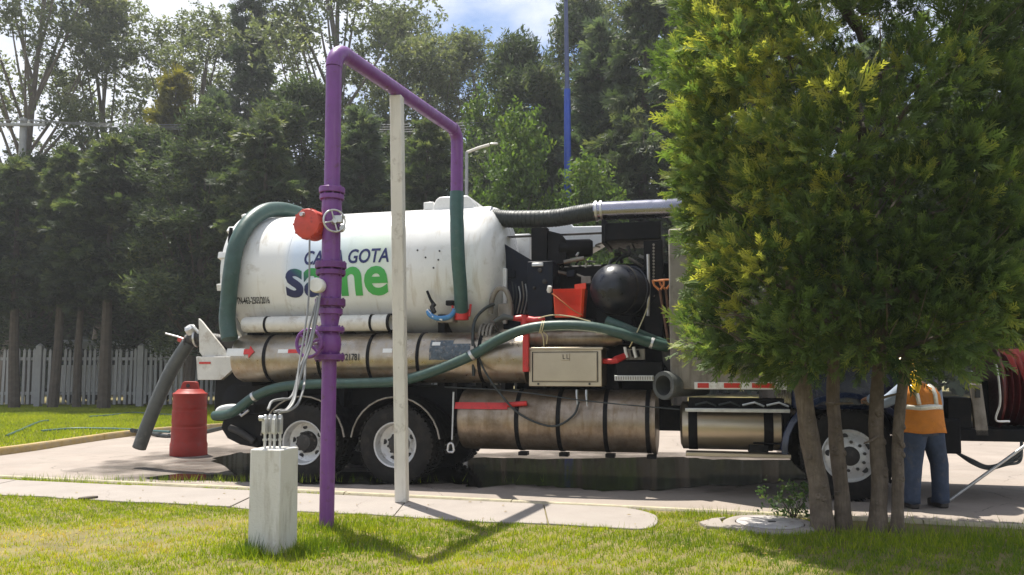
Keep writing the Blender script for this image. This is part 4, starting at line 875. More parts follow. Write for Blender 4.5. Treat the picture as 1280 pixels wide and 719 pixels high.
rl.lathe([(0, .58), (.025, .58), (.025, .22), (.95, .22), (.95, .58), (.975, .58), (.975, .05), (0, .05)], RC, (1, 0, 0), 44, close=True); ro = rl.build('hose_reel', 'red_dark', tk)
for k in range(13): MB().lathe([(.03 + .07 * k, .30), (.04 + .07 * k, .44), (.063 + .07 * k, .475), (.086 + .07 * k, .44), (.096 + .07 * k, .30)], RC, (1, 0, 0), 32).build('hose_winding', 'red_dark', ro)
for uu in (-.10, 1.02): MB().bx((RC.x + uu, .85, fz + .13), (RC.x + uu + .07, 1.15, RC.z + .08)).build('reel_stand', 'black_paint', tk, bevel=.01)
MB().tube(spline([tp(1245, 455, .32), tp(1249, 480, .32), tp(1250, 505, .32), tp(1245, 525, .32), tp(1262, 527, .34)], 7), .012, 8).build('grey_cable', 'galv', tk)
for k, off in enumerate((0, 5, 10)):
    MB().tube(spline([tp(1196, 566, .36 + .03 * k), tp(1215, 575 + off * .4, .3), tp(1235, 583 + off * .3, .28), tp(1258, 577 + off * .4, .28), tp(1275, 566 + off, .3), tp(1277, 552, .36)], 7), .016, 8).build('dangling_hose', 'black_hose', tk)
# ---------------------------------------------------------------- rear of the truck
ru = tu(262, 460, .5)
rp = MB(); rp.prism([tp(*p, .62) for p in ((245, 446), (291, 446), (291, 462), (276, 475), (247, 475))], (0, .08, 0)); rpl = rp.build('rear_plate', 'tube_white', tk, bevel=.006)
MB().bx((tu(249, 455, .61), .606, tzz(249, 455, .61)), (tu(263, 452, .61), .618, tzz(263, 452.5, .61))).build('reflective_strip', 'red_reflector', rpl)
rp = MB(); rp.prism([tp(*p, .70) for p in ((248, 398), (252, 402), (292, 452), (256, 450), (249, 440))], (0, .05, 0)); rp.build('chute_plate', 'tube_white', tk, bevel=.006)
MB().bx((tu(276, 470, .9), .75, .75), (u0 + .05, 1.75, 1.9)).build('rear_frame', 'black_paint', tk, bevel=.02)
MB().lathe([(-.12, .18), (-.12, .26), (.05, .26), (.2, .18)], Vector((u0 - .25, .98, 1.95)), (-1, -.1, -.2), 20).build('outlet_flange', 'hub_dark', tk)
vb = tp(240, 424, .85); mb = MB(); mb.tube([Vector((u0 - .2, .98, 1.92)), tp(262, 424, .9), tp(250, 422, .86), vb, tp(232, 430, .85)], [.12, .10, .12, .10, .09], 16); mb.build('discharge_valve', 'hub_dark', tk)
mb = MB(); mb.lathe([(-.05, .07), (-.04, .09), (.05, .085), (.08, .05)], tp(239, 413, .80), (-.2, -.6, .8), 14); mb.tube([tp(232, 411, .78), tp(240, 408, .76), tp(247, 414, .78), tp(250, 424, .8)], .026, 8); mb.build('valve_cap', 'galv', tk)
MB().tube([tp(207, 417, .80), tp(222, 421, .80), tp(235, 426, .82)], .013, 8).build('valve_lever', 'galv', tk)
MB().tube([tp(224, 424, .83), tp(236, 428, .83)], .045, 10).build('red_valve_body', 'red_valve', tk)
for (x_, y_, r_) in ((255, 423, .15), (246, 423, .14), (235, 428, .125)): MB().lathe([(-.015, .05), (-.015, r_), (.015, r_), (.015, .05)], tp(x_, y_, .86), tp(258, 424, .9) - tp(235, 426, .85), 16, close=True).build('valve_flange', 'galv' if r_ == .14 else 'hub_dark', tk)
# dark rear step, tow gear and lamps under the back
mb = MB(); mb.prism([tp(*p, .25) for p in ((280, 521), (330, 515), (332, 545), (322, 560), (300, 556), (284, 548), (276, 535))], (0, .5, 0)); rs_ = mb.build('rear_step', 'black_paint', tk, bevel=.015)
for x, y in ((308, 543), (318, 549)): c = tp(x, y, .24); MB().lathe([(0, .012), (.02, .016), (.022, 0)], c, (0, -1, 0), 10).build('lamp', 'white_plastic', rs_)
mb = MB(); mb.tube([tp(288, 535, .22), tp(300, 540, .18), tp(318, 552, .2)], .05, 10); mb.build('spring_hanger', 'hub_dark', tk)
MB().bx((-2.30, .72, .55), (-1.95, 1.85, .80)).build('rear_crossbeam', 'black_paint', tk, bevel=.01)
mb = MB(); mb.tube(spline([tp(272, 520, .2), tp(275, 512, .2), tp(290, 509, .22), tp(306, 511, .25)], 6), .045, 12); mb.build('pale_pipe', 'white_plastic', tk)
mb = MB(); mb.tube([tp(296, 513, .22), tp(302, 520, .2), tp(311, 513, .2)], .018, 6); mb.tube([tp(308, 505, .2), tp(316, 505, .2)], .018, 6); mb.build('bright_bracket', 'galv', tk)
mb = MB(); mb.lathe([(0, .28), (.02, .30), (.03, .26), (.05, .06)], tp(300, 503, .75), (0, -1, 0), 20); mb.build('spare_disc', 'black_paint', tk)

# ================================================================== HOSES AND LOOSE THINGS ON THE TRUCK
def hose_obj(name, pts, r, mat, label, cat='hose', n=8, seg=18, ribs=0):
    P = [TM @ p for p in pts]; o_ = MB().tube(spline(P, n), r, seg).build(name, mat); tag(o_, label, cat); return o_
hp0 = [(287, 424, .12), (284, 400, .16), (286, 372, .17), (291, 342, .20), (300, 312, .33), (314, 288, .55), (332, 274, .85), (350, 267, 1.15), (368, 270, 1.4), (380, 276, 1.6)]
def out_of_tank(p):
    d = Vector((0, p.y - TV, p.z - TZ)); m_ = TR + .13
    if d.length < m_ and p.x > u0 - .3: d = d.normalized() * m_; p = Vector((p.x, TV + d.y, TZ + d.z))
    return p
hose_obj('suction_hose', [out_of_tank(tp(*p)) for p in hp0], .118, 'green_hose', 'thick green hose arched over the rear end of the white tank')
pts = [(268, 520, .05), (290, 516, -.02), (318, 496, -.03), (350, 484, -.04), (395, 480, -.05), (450, 479, -.05), (500, 476, -.04), (545, 463, -.02), (590, 444, .0), (625, 424, .02), (660, 411, .03), (700, 407, .06), (740, 409, .08), (780, 418, .12), (815, 429, .2), (834, 434, .3)]
gh = hose_obj('long_green_hose', [tp(*p) for p in pts], .068, 'green_hose', 'long green hose tied along the side of the truck, below the silver tank', n=8)
hose_obj('short_green_hose', [tp(*p) for p in ((758, 401, .30), (778, 409, .28), (802, 419, .30), (832, 431, .38), (838, 434, .45))], .065, 'green_hose', 'short green hose beside the black air cleaner, above the long hose')
for (hx_, hy_, hv_) in ((318, 496, -.03), (590, 444, .0), (815, 429, .2)):                # worm-drive clamps and joints
    c_ = TM @ tp(hx_, hy_, hv_); d_ = TM @ tp(hx_ + 6, hy_ + (-4 if hx_ < 700 else 2), hv_); MB().lathe([(-.02, .06), (-.02, .074), (.02, .074), (.02, .06)], c_, d_ - c_, 18, close=True).build('hose_clamp', 'galv', gh)
# rope lashings
mb = MB(); 
for dx in (0, 2.5): 
    c = TM @ tp(676 + dx, 409, .05); mb.tube([c + Vector((.02 * math.sin(a), math.cos(a) * .078, math.sin(a) * .078)) for a in np.linspace(0, 6.283, 15)], .008, 6)
mb.tube(spline([TM @ tp(*p) for p in ((676, 415, -.02), (679, 422, .02), (680, 434, .06))], 4), .008, 6); mb.tube(spline([TM @ tp(*p) for p in ((679, 415, -.02), (684, 420, .02), (683, 430, .06))], 4), .007, 6)
o = mb.build('rope_lashing', 'rope'); tag(o, 'cream rope tied round the long green hose above the toolbox', 'rope')
o = MB().tube(spline([TM @ tp(*p) for p in ((812, 372, .58), (808, 388, .5), (801, 405, .30), (793, 422, .10), (787, 434, .20))], 6), .009, 6).build('rope_line', 'rope'); tag(o, 'thin cream rope running down beside the shovels to the levers', 'rope')
o = MB().tube(spline([TM @ tp(*p) for p in ((648, 410, .4), (668, 400, .34), (690, 394, .32), (715, 396, .32), (738, 402, .32))], 6), .009, 6).build('wire_loop', 'rope'); tag(o, 'thin pale cord looping in front of the red bucket', 'cord')
# red bucket
bo = tp(711, 397, .45); e = empty('bucket', TM @ bo, HEAD); tag(e, 'bright red plastic bucket wedged in the truck beside the black air cleaner', 'bucket')
w0, w1, hh = .19, .215, tzz(711, 361, .45) - bo.z
ov = [(-w0, 0), (w0 - .03, 0), (w0, .03), (w0, .24), (w0 - .03, .27), (-w0, .27)]; mb = MB(); n_ = len(ov)
V_ = [(x * k_, y * k_, z_) for z_, k_ in ((0, 1), (hh, w1 / w0), (hh, w1 / w0 * .95), (.03, .93)) for x, y in ov]
mb.add(V_, [tuple(range(n_))[::-1]] + [(j * n_ + i_, j * n_ + (i_ + 1) % n_, (j + 1) * n_ + (i_ + 1) % n_, (j + 1) * n_ + i_) for j in range(3) for i_ in range(n_)] + [tuple(3 * n_ + i_ for i_ in range(n_))]); mb.build('body', 'red_plastic', e, bevel=.008)
MB().prism([(.04, .22, hh - .03), (.20, .22, hh - .03), (.20, .22, hh + .10), (.04, .22, hh + .08)], (0, .03, 0)).build('lip', 'red_plastic', e, bevel=.006)
MB().tube(spline([(-w1 - .01, -.02, hh - .06), (-.08, -.05, hh * .55), (.06, -.04, hh * .25), (.18, -.02, hh * .08)], 5), .009, 6).build('handle', 'wood_handle', e)
pbox('bucket_shelf', 'black_paint', 684, 398, 742, 404, .40, .95, .006)
MB().lathe([(0, .02), (.03, .035), (.09, .03), (.10, .0)], tp(686, 366, .42), (.2, -.2, .9), 8).build('hook', 'white_plastic', tk)
# blue tool hooked on the tank
e = empty('hand_tool', TM @ tp(552, 398, .22), HEAD); tag(e, 'blue and white hand tool hooked on the tank side beside the filling hose', 'tool')
def tl(px, py, v): return tp(px, py, v) - tp(552, 398, .22)
MB().tube(spline([tl(535, 388, .24), tl(538, 394, .20), tl(548, 398, .18), tl(562, 396, .2), tl(569, 388, .24)], 5), [.02] + [.035] * 19 + [.05], 10).build('body', 'blue_tool', e)
MB().tube([tl(534, 387, .22), tl(541, 396, .165), tl(553, 400, .16)], .014, 8).build('white_edge', 'white_plastic', e)
MB().box(tl(563, 379, .26), (.11, .10, .07)).build('black_cap', 'black_paint', e, bevel=.012)
MB().tube([tl(534, 364, .30), tl(538, 374, .28), tl(543, 382, .26)], [.018, .02, .03], 8).build('grip', 'black_paint', e)
MB().tube([tl(543, 380, .27), tl(540, 384, .25), tl(543, 391, .24)], .035, 8).build('head', 'hub_dark', e)
pbox('tool_bracket', 'panel_grey', 545, 396, 566, 403, .20, .42, .01)
# shovels strapped to the cabinet
for k, (xa, ya, xb, yb, lab) in enumerate(((823, 352, 836, 432, 'left orange-handled shovel strapped upright in front of the grey cabinet'), (831, 351, 841, 436, 'right orange-handled shovel strapped upright in front of the grey cabinet'))):
    a, b = TM @ tp(xa, ya, .30 + .04 * k), TM @ tp(xb, yb, .30 + .04 * k); e = empty('shovel', b, HEAD); tag(e, lab, 'shovel', 'shovels strapped to the truck'); a = (a - b)
    Ri = Matrix.Rotation(-HEAD, 3, 'Z'); a = Ri @ a; d_ = a.normalized()
    MB().cyl((0, 0, 0), a - d_ * .10, .018, seg=10).build('shaft', 'shaft_wood', e)
    s_ = Vector((1, 0, 0)); mb = MB(); mb.tube([a - d_ * .12, a - d_ * .05 - s_ * .06, a + d_ * .02 - s_ * .07], .014, 8); mb.tube([a - d_ * .12, a - d_ * .05 + s_ * .06, a + d_ * .02 + s_ * .07], .014, 8); mb.cyl(a + d_ * .01 - s_ * .07, a + d_ * .01 + s_ * .07, .013, seg=8); mb.build('grip', 'wood_handle', e)
    mb = MB(); bl = [(-.10, 0), (.10, 0), (.105, -.22), (.05, -.32), (0, -.34), (-.05, -.32), (-.105, -.22)]; mb.prism([s_ * x + d_ * y for x, y in bl], (0, .012, 0)); mb.build('blade', 'hub_dark', e, bevel=.004)

# grey discharge hose hanging from the rear valve
P = [TM @ tp(*p) for p in ((236, 428, .85), (228, 440, .84), (213, 465, .82), (197, 500, .80), (183, 535, .80), (174, 560, .80))]
mb = MB(); mb.tube(spline(P, 8), .105, 20, caps=False); q = spline(P, 8); mb.tube(list(reversed(q[-10:])), .092, 20, caps=False); vs_ = len(mb.v)
o = mb.build('discharge_hose', 'grey_hose'); tag(o, 'thick grey hose hanging open-ended from the rear of the truck', 'hose')
sm = o.modifiers.new('solid', 'SOLIDIFY'); sm.thickness = .008

# ================================================================== TRAFFIC BARREL
bp = gp(235.5, 569, 0); BS = bp.y / 13.9
e = empty('traffic_barrel', (bp.x, bp.y, 0)); tag(e, 'worn red plastic traffic barrel standing behind the truck', 'traffic barrel')
mb = MB(); k_ = BS
mb.lathe([(0, .0), (0, .318), (.02, .324), (.20, .324), (.235, .312), (.26, .308), (.50, .306), (.505, .300), (.56, .300), (.565, .304), (.80, .300), (.805, .294), (.86, .294), (.865, .298), (1.06, .292), (1.085, .30), (1.11, .30), (1.12, .285), (1.13, .26), (1.17, .225), (1.19, .20), (1.19, 0)], (0, 0, 0), (0, 0, 1), 14); bd = mb.build('drum', 'barrel', e, bevel=.008)
mb = MB(); mb.prism([(-.17, -.05, 1.18), (.17, -.05, 1.18), (.13, -.05, 1.31), (.09, -.05, 1.33), (-.09, -.05, 1.33), (-.13, -.05, 1.31)], (0, .1, 0)); mb.build('handle', 'barrel', e, bevel=.015)
MB().lathe([(0, .035), (.012, .035)], (-.02, -.052, 1.25), (0, -1, 0), 14).build('handle_hole', 'ink_black', e)

# hoses left lying on the far lawn
def lawn_hose(pts, r, mat, label):
    P = [gp(x, y, .135) for x, y in pts]; o_ = MB().tube(spline(P, 6), r, 8).build('garden_hose', mat); tag(o_, label, 'hose', 'hoses lying on the far lawn')
lawn_hose([(8, 545), (25, 538), (48, 528), (60, 526)], .03, 'teal_hose', 'pale green hose lying at the left of the far lawn')
lawn_hose([(52, 539), (90, 536), (130, 536), (160, 537), (212, 540)], .03, 'teal_hose', 'pale green hose lying along the middle of the far lawn')
lawn_hose([(112, 521), (140, 519), (165, 516), (200, 518), (240, 520)], .03, 'teal_hose', 'pale green hose lying nearest the fence')
P = [gp(165, 538, .16), gp(185, 541, .05), gp(210, 545, .045), gp(250, 541, .045), gp(285, 534, .045), gp(330, 532, .045)]; o = MB().tube(spline(P, 6), .05, 10).build('road_hose', 'black_hose'); tag(o, 'black hose running on the road behind the traffic barrel', 'hose')
# ================================================================== PERSON
MY = 8.82
mo = Vector((yp(1156, 600, MY).x, MY, 0)); man = empty('person', mo, R(6)); tag(man, 'person in orange reflective vest and jeans standing with back turned beside the truck', 'person')
def skinned(name, chain, edges, rad, mat, parent, sub=2, root=0):
    me = bpy.data.meshes.new(name); me.from_pydata(chain, edges, []); o_ = bpy.data.objects.new(name, me); C.objects.link(o_); o_.parent = parent
    sk = o_.modifiers.new('skin', 'SKIN'); 
    if not me.skin_vertices: 
        bm = bmesh.new(); bm.from_mesh(me); bm.verts.layers.skin.verify(); bm.to_mesh(me); bm.free()
    for i, r in enumerate(rad):
        s_ = me.skin_vertices[0].data[i]; s_.radius = r if isinstance(r, tuple) else (r, r); s_.use_root = (i == root)
    sk.use_smooth_shade = True
    ss = o_.modifiers.new('sub', 'SUBSURF'); ss.levels = sub; ss.render_levels = sub
    me.materials.append(MATS[mat]); return o_
ch = [(0, 0, .90), (0, .02, 1.10), (-.02, .04, 1.28), (-.06, .09, 1.41), (-.10, .13, 1.50), (-.11, .15, 1.60),      # pelvis .. head
      (-.20, .03, 1.31), (-.37, .12, 1.16), (-.40, .36, 1.20),                                                        # left arm
      (.17, .03, 1.31), (.26, .16, 1.08), (.16, .40, 1.12),                                                           # right arm
      (-.095, 0, .86), (-.125, -.01, .48), (-.14, .02, .09), (-.15, .15, .04),
      (.095, 0, .86), (.150, .0, .48), (.185, .03, .09), (.20, .16, .04)]
ed = [(0, 1), (1, 2), (2, 3), (3, 4), (4, 5), (2, 6), (6, 7), (7, 8), (2, 9), (9, 10), (10, 11), (0, 12), (12, 13), (13, 14), (14, 15), (0, 16), (16, 17), (17, 18), (18, 19)]
rd = [(.14, .10), (.145, .10), (.15, .10), .055, (.08, .09), (.075, .085), .055, .043, .030, .055, .043, .030, .078, .055, .040, .035, .078, .055, .040, .035]
skinned('body', ch, ed, rd, 'skin', man)
def hand(wrist, d, parent, side):
    d = V3(d).normalized(); up = Vector((0, 0, 1)); s_ = d.cross(up).normalized() * side; dn = s_.cross(d).normalized()
    P = [V3(wrist), V3(wrist) + d * .05, V3(wrist) + d * .085]; E = [(0, 1), (1, 2)]; Rr = [.026, (.036, .016), (.038, .014)]
    for k, (off, ln) in enumerate(((-.030, .062), (-.010, .074), (.011, .070), (.030, .055))):
        b = len(P); base = P[2] + s_ * off; P += [base, base + d * ln * .5 - up * .008, base + d * ln * .85 - up * .035, base + d * ln * .8 - up * .06]; E += [(2, b), (b, b + 1), (b + 1, b + 2), (b + 2, b + 3)]; Rr += [.0095, .009, .0085, .007]
    b = len(P); t0 = P[1] - s_ * .03; P += [t0, t0 - s_ * .025 + d * .03 - up * .015, t0 - s_ * .02 + d * .06 - up * .035]; E += [(1, b), (b, b + 1), (b + 1, b + 2)]; Rr += [.013, .010, .008]
    skinned('hand', [tuple(p) for p in P], E, Rr, 'skin', parent, 1)
hand((-.40, .36, 1.20), (.05, 1, -.1), man, 1); hand((.16, .40, 1.12), (-.2, 1, 0), man, -1)
def loft(name, rings, mat, parent, seg=28, wr=.0, thick=.006, caps=False):
    """rings: (cx, cy, z, rx, ry); wr wrinkle amount"""
    V_ = []; F_ = []
    for j, (cx, cy, z_, rx, ry) in enumerate(rings):
        for k in range(seg):
            a = 2 * math.pi * k / seg; w_ = 1 + wr * (math.sin(5 * a + j * 1.3) * .6 + math.sin(9 * a - j * 2.1) * .4)
            sq = (abs(math.cos(a)) ** 2.6 + abs(math.sin(a)) ** 2.6) ** (-1 / 2.6); V_.append((cx + rx * math.cos(a) * sq * w_, cy + ry * math.sin(a) * sq * w_, z_ + .006 * math.sin(4 * a + j)))
    for j in range(len(rings) - 1):
        for k in range(seg): F_.append((j * seg + k, j * seg + (k + 1) % seg, (j + 1) * seg + (k + 1) % seg, (j + 1) * seg + k))
    if caps: F_.append(tuple((len(rings) - 1) * seg + k for k in range(seg)))
    o_ = MB().add(V_, F_).build(name, mat, parent, ang=70)
    if thick: m_ = o_.modifiers.new('s', 'SOLIDIFY'); m_.thickness = thick; m_.offset = 1
    return o_
vest = loft('vest', [(0, 0, .83, .235, .165), (0, .0, .88, .232, .16), (0, .005, .96, .222, .152), (-.005, .012, 1.06, .215, .148), (-.012, .02, 1.16, .218, .15), (-.02, .03, 1.25, .215, .145), (-.028, .04, 1.315, .19, .125), (-.045, .06, 1.365, .12, .095), (-.055, .07, 1.39, .085, .08)], 'vest_orange', man, wr=.035)
loft('reflective_band', [(-.008, .015, 1.085, .222, .153), (-.012, .02, 1.14, .224, .155)], 'reflective', vest, wr=.022, thick=.009)
for s_ in (-1, 1):
    mb = MB(); 
    P = [(-.02 + s_ * .10, -.128, 1.14), (-.025 + s_ * .105, -.112, 1.25), (-.03 + s_ * .105, -.075, 1.325), (-.035 + s_ * .10, -.02, 1.362), (-.03 + s_ * .10, .10, 1.345)]
    n_ = len(P); V_ = []
    for p in P: V_ += [(p[0] - .024, p[1] - .008, p[2] + .004), (p[0] + .024, p[1] - .008, p[2] + .004)]
    mb.add(V_, [(i * 2, i * 2 + 1, i * 2 + 3, i * 2 + 2) for i in range(n_ - 1)]); q = mb.build('shoulder_band', 'reflective', vest); m_ = q.modifiers.new('s', 'SOLIDIFY'); m_.thickness = .006
tr_ = MB()
for s_, (kx, ky), (ax_, ay_) in ((-1, (-.140, -.015), (-.15, .02)), (1, (.170, -.01), (.200, .03))):
    lg = [(s_ * .098, 0, .90, .118, .135), (s_ * .100, 0, .80, .112, .125), ((kx + s_ * .1) / 2, ky / 2, .65, .090, .106), (kx, ky, .48, .074, .090), ((kx + ax_) / 2, (ky + ay_) / 2, .28, .072, .080), (ax_, ay_ + .0, .12, .072, .084), (ax_, ay_ + .01, .055, .078, .092)]
    loft('trouser_leg', lg, 'jeans', man, wr=.06)
    b = MB(); bx0 = [(ax_ - .05, ay_ - .075), (ax_ + .05, ay_ - .075), (ax_ + .055, ay_ + .08), (ax_ + .045, ay_ + .18), (ax_, ay_ + .205), (ax_ - .045, ay_ + .18), (ax_ - .055, ay_ + .08)]
    b.prism([(x, y, 0) for x, y in bx0], (0, 0, .085)); b.tube([(ax_, ay_ + .0, .06), (ax_, ay_, .16)], .062, 12); b.build('boot', 'boot', man, bevel=.018)
loft('trouser_seat', [(0, 0, .80, .19, .135), (0, 0, .90, .205, .14), (0, 0, .96, .195, .132)], 'jeans', man, wr=.02)
def sleeve(a, b, c, r):
    return MB().tube(spline([a, b, c], 5), [r * (1.15 - .03 * i) for i in range(11)], 12, caps=False).build('sleeve', 'shirt', man)
sleeve((-.19, .03, 1.315), (-.37, .12, 1.16), (-.398, .34, 1.195), .068); sleeve((.17, .03, 1.315), (.26, .16, 1.08), (.165, .38, 1.12), .068)
hc = Vector((-.108, .145, 1.545)); hat = MB(); prf = [(-.03, .128), (-.025, .150), (-.018, .150), (-.01, .122), (.03, .120), (.07, .105), (.10, .075), (.118, .035), (.122, 0)]
hx = Vector((-.05, .18, 1)).normalized(); hat.lathe([(h_, r_) for h_, r_ in prf], hc + Vector((0, 0, .02)), hx, 26); hat.build('helmet', 'helmet', man)
hr_ = MB(); hr_.lathe([(-.07, .070), (-.04, .092), (.0, .100), (.03, .098)], hc + Vector((0, -.012, 0)), hx, 18); hr_.build('hair', 'hair', man)
fc = MB(); f0 = hc + Vector((0, .085, -.015))
fc.lathe([(-.02, .014), (.012, .010), (.026, .003)], f0 + Vector((0, .005, -.01)), (0, 1, -.2), 8)
for s_ in (-1, 1): fc.lathe([(-.01, .013), (.004, .012), (.008, .004)], f0 + Vector((s_ * .032, -.008, .015)), (0, 1, 0), 10); fc.lathe([(-.012, .026), (.004, .028), (.010, .014)], hc + Vector((s_ * .088, .01, -.01)), (s_, 0, 0), 10)
fc.box(f0 + Vector((0, -.002, -.05)), (.045, .012, .010)); fc.build('face', 'skin', man)
hv = MB(); hv.tube(spline([(-.15, -.105, 1.29), (-.14, -.125, 1.35), (-.12, -.10, 1.42), (-.105, -.02, 1.48)], 4), .062, 12, flat=.55)
hv.build('yellow_hood', 'helmet', man)
# steel lance leaning from the ground to the reel
a = gp(1186, 626, .02); b = TM @ tp(1283, 556, .25); d_ = (b - a)
o = MB().cyl(a, b + d_ * .35, .018, seg=10).build('steel_lance', 'galv'); tag(o, 'thin steel lance leaning from the ground beside the person to the truck front', 'lance')

# ================================================================== POLES, WIRES AND BACKGROUND VEHICLE
def pole(name, px, py_top, Y, r0, r1, mat, label, cat, zb=.1):
    p = yp(px, 300, Y); z1 = yp(px, py_top, Y).z; e_ = empty(name, (p.x, Y, zb)); tag(e_, label, cat)
    return e_, z1 - zb
e, h = pole('lamp_post', 710, -30, 27.5, 0, 0, '', 'tall street lamp post with a blue lower part behind the truck', 'lamp post')
zb_ = yp(710, 112, 27.5).z - .1
MB().cyl((0, 0, -.1), (0, 0, zb_), .155, .115, seg=18).build('blue_shaft', 'pole_blue', e); MB().cyl((0, 0, zb_), (-.04, 0, h), .085, .065, seg=16).build('upper_shaft', 'pole_dusk', e)
MB().tube(spline([(-.04, 0, h - .1), (-.25, 0, h + .5), (-1.1, -.2, h + .8)], 5), .05, 10).build('lamp_arm', 'pole_grey', e); MB().box((-1.4, -.25, h + .8), (.7, .25, .12)).build('lamp_head', 'pole_grey', e, bevel=.03)
e, h = pole('lamp_post', 583, 190, 25.5, 0, 0, '', 'pale street lamp with a short rising arm behind the white tank', 'lamp post')
MB().cyl((0, 0, -.1), (0, 0, h), .075, .055, seg=14).build('shaft', 'pole_grey', e)
t = yp(612, 181, 25.5) - Vector((e.location.x, 25.5, .1)); MB().tube([(0, 0, h - .02), (t.x * .5, 0, h + (t.z - h) * .55), t], .05, 10).build('lamp_arm', 'post_white', e); MB().box(t + Vector((.15, 0, .03)), (.26, .12, .06)).build('lamp_head', 'white_plastic', e, bevel=.03)
e, h = pole('utility_pole', 23, 148, 34.5, 0, 0, '', 'pale concrete utility pole at the far left carrying the wires', 'utility pole')
MB().cyl((0, 0, -.1), (0, 0, h), .20, .14, seg=12).build('shaft', 'fence_concrete', e); MB().box((0, -.18, h - .35), (2.2, .10, .12)).build('crossarm', 'fence_concrete', e, bevel=.01)
ins = MB()
for x in (-1, -.35, .35, 1): MB().lathe([(0, .05), (.06, .06), (.12, .045), (.16, .02)], (x, -.18, h - .29), (0, 0, 1), 10).build('insulator', 'white_plastic', e)
ex, ez = e.location.x, h + .1
for i, (dx, dz) in enumerate(((-1, 0), (-.35, .0), (.35, .0), (1, 0))):
    P = [Vector((ex + dx - 12, 34.4, ez - .12)), Vector((ex + dx, 34.32, ez - .13))]
    end = yp(700, 150 + 2 * i, 33.0 + .4 * i)
    for t in np.linspace(.1, 1, 10): q = P[1].lerp(end, t); q.z -= 1.0 * t * (1 - t) + .06 * i; P.append(q)
    lab = ['topmost', 'second', 'third', 'lowest'][i]; o = MB().tube(P, .014, 5).build('power_line', 'wire'); tag(o, lab + ' of the power lines crossing in front of the trees', 'wire', 'overhead power lines')
# white minibus parked behind the fence
MYB = 36.0; m0, m1 = yp(66, 440, MYB), yp(208, 440, MYB); rz_ = yp(100, 425, MYB).z
e = empty('minibus', ((m0.x + m1.x) / 2, MYB, .1)); tag(e, 'white minibus parked behind the fence at left', 'minibus'); hl_ = (m1.x - m0.x) / 2; hz = rz_ - .1
mb = MB(); mb.prism([(-hl_, 0, .38), (-hl_, 0, hz - .35), (-hl_ + .15, 0, hz - .05), (-hl_ + .5, 0, hz), (hl_ - .1, 0, hz), (hl_, 0, hz - .15), (hl_, 0, .38)], (0, 2.0, 0)); mb.build('body', 'white_paint', e, bevel=.08)
for k in range(5): x = -hl_ + .35 + k * (2 * hl_ - .6) / 5; MB().bx((x, -.012, hz - 1.15), (x + (2 * hl_ - .6) / 5 - .16, .02, hz - .42)).build('window', 'glass', e, bevel=.03)
for x in (-hl_ + .9, hl_ - .9):
    for y in (.16, 1.84): MB().lathe([(-.12, .0), (-.12, .28), (-.10, .36), (.10, .36), (.12, .28), (.12, 0)], (x, y, .36), (0, 1, 0), 20).build('wheel', 'rubber', e)
# ================================================================== TREES
def frames(dirs, rolls):
    """orthonormal frames (n,3,3): columns side, normal, axis"""
    d = dirs / np.linalg.norm(dirs, axis=1, keepdims=True)
    up = np.where(np.abs(d[:, 2:3]) > .95, np.array([[1., 0, 0]]), np.array([[0, 0, 1.]]))
    s = np.cross(d, up); s /= np.linalg.norm(s, axis=1, keepdims=True); n_ = np.cross(s, d)
    c, q = np.cos(rolls)[:, None], np.sin(rolls)[:, None]
    return np.stack([s * c + n_ * q, n_ * c - s * q, d], 2)
def spray_template(r, n_side=7, two=True, seed=0):
    """one flattened shoot: axis along z, side twigs fanning in the x plane; quads as two triangles; returns verts, faces, tip weight"""
    g = np.random.default_rng(seed); v = []; f = []; t = []
    def twig(a, b, w, t0, t1):
        a, b = np.array(a, float), np.array(b, float); d = b - a; s = np.array([d[2], 0, -d[0]]); s = s / (np.linalg.norm(s) + 1e-9) * w
        k = len(v); m = a + d * .5; v.extend([a, m + s, b, m - s]); t.extend([t0, (t0 + t1) / 2, t1, (t0 + t1) / 2]); f.extend([(k, k + 1, k + 2), (k, k + 2, k + 3)])
    twig((0, 0, 0), (0, 0, 1), r, 0, 1)
    for i in range(n_side):
        z = .08 + .8 * i / n_side; L_ = (.50 * (1 - .65 * z)) * g.uniform(.75, 1.2)
        for s in (-1, 1):
            a = g.uniform(.5, .8); y = g.uniform(-.12, .12)
            e_ = np.array([s * math.sin(a) * L_, y, z + math.cos(a) * L_]); twig((0, 0, z), e_, r * .85, z * .5, .4 + .6 * z)
            if two and L_ > .3:
                for q in (.5,):
                    m = np.array([0, 0, z]) * (1 - q) + e_ * q; twig(m, m + np.array([s * .02, g.uniform(-.05, .05), L_ * .42]), r * .7, z * .6, .5 + .5 * z)
    return np.array(v), np.array(f), np.array(t)
def scatter(temps, pos, dirs, size, tint, tipgain=.25):
    """copies of the shoot templates at pos, pointing along dirs; returns verts, faces, tint"""
    Vs, Fs, Ts = [], [], []; off = 0; which = rng.integers(0, len(temps), len(pos)); roll = rng.uniform(0, 2 * np.pi, len(pos))
    for k, (tv, tf, tt) in enumerate(temps):
        i = np.where(which == k)[0]
        if not len(i): continue
        M = frames(dirs[i], roll[i]); v = np.einsum('nij,vj->nvi', M, tv) * size[i][:, None, None] + pos[i][:, None, :]
        f = tf[None] + (np.arange(len(i)) * len(tv))[:, None, None] + off
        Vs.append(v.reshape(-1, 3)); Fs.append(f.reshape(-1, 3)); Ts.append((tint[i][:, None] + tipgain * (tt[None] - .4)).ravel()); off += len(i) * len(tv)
    return np.concatenate(Vs), np.concatenate(Fs), np.concatenate(Ts)

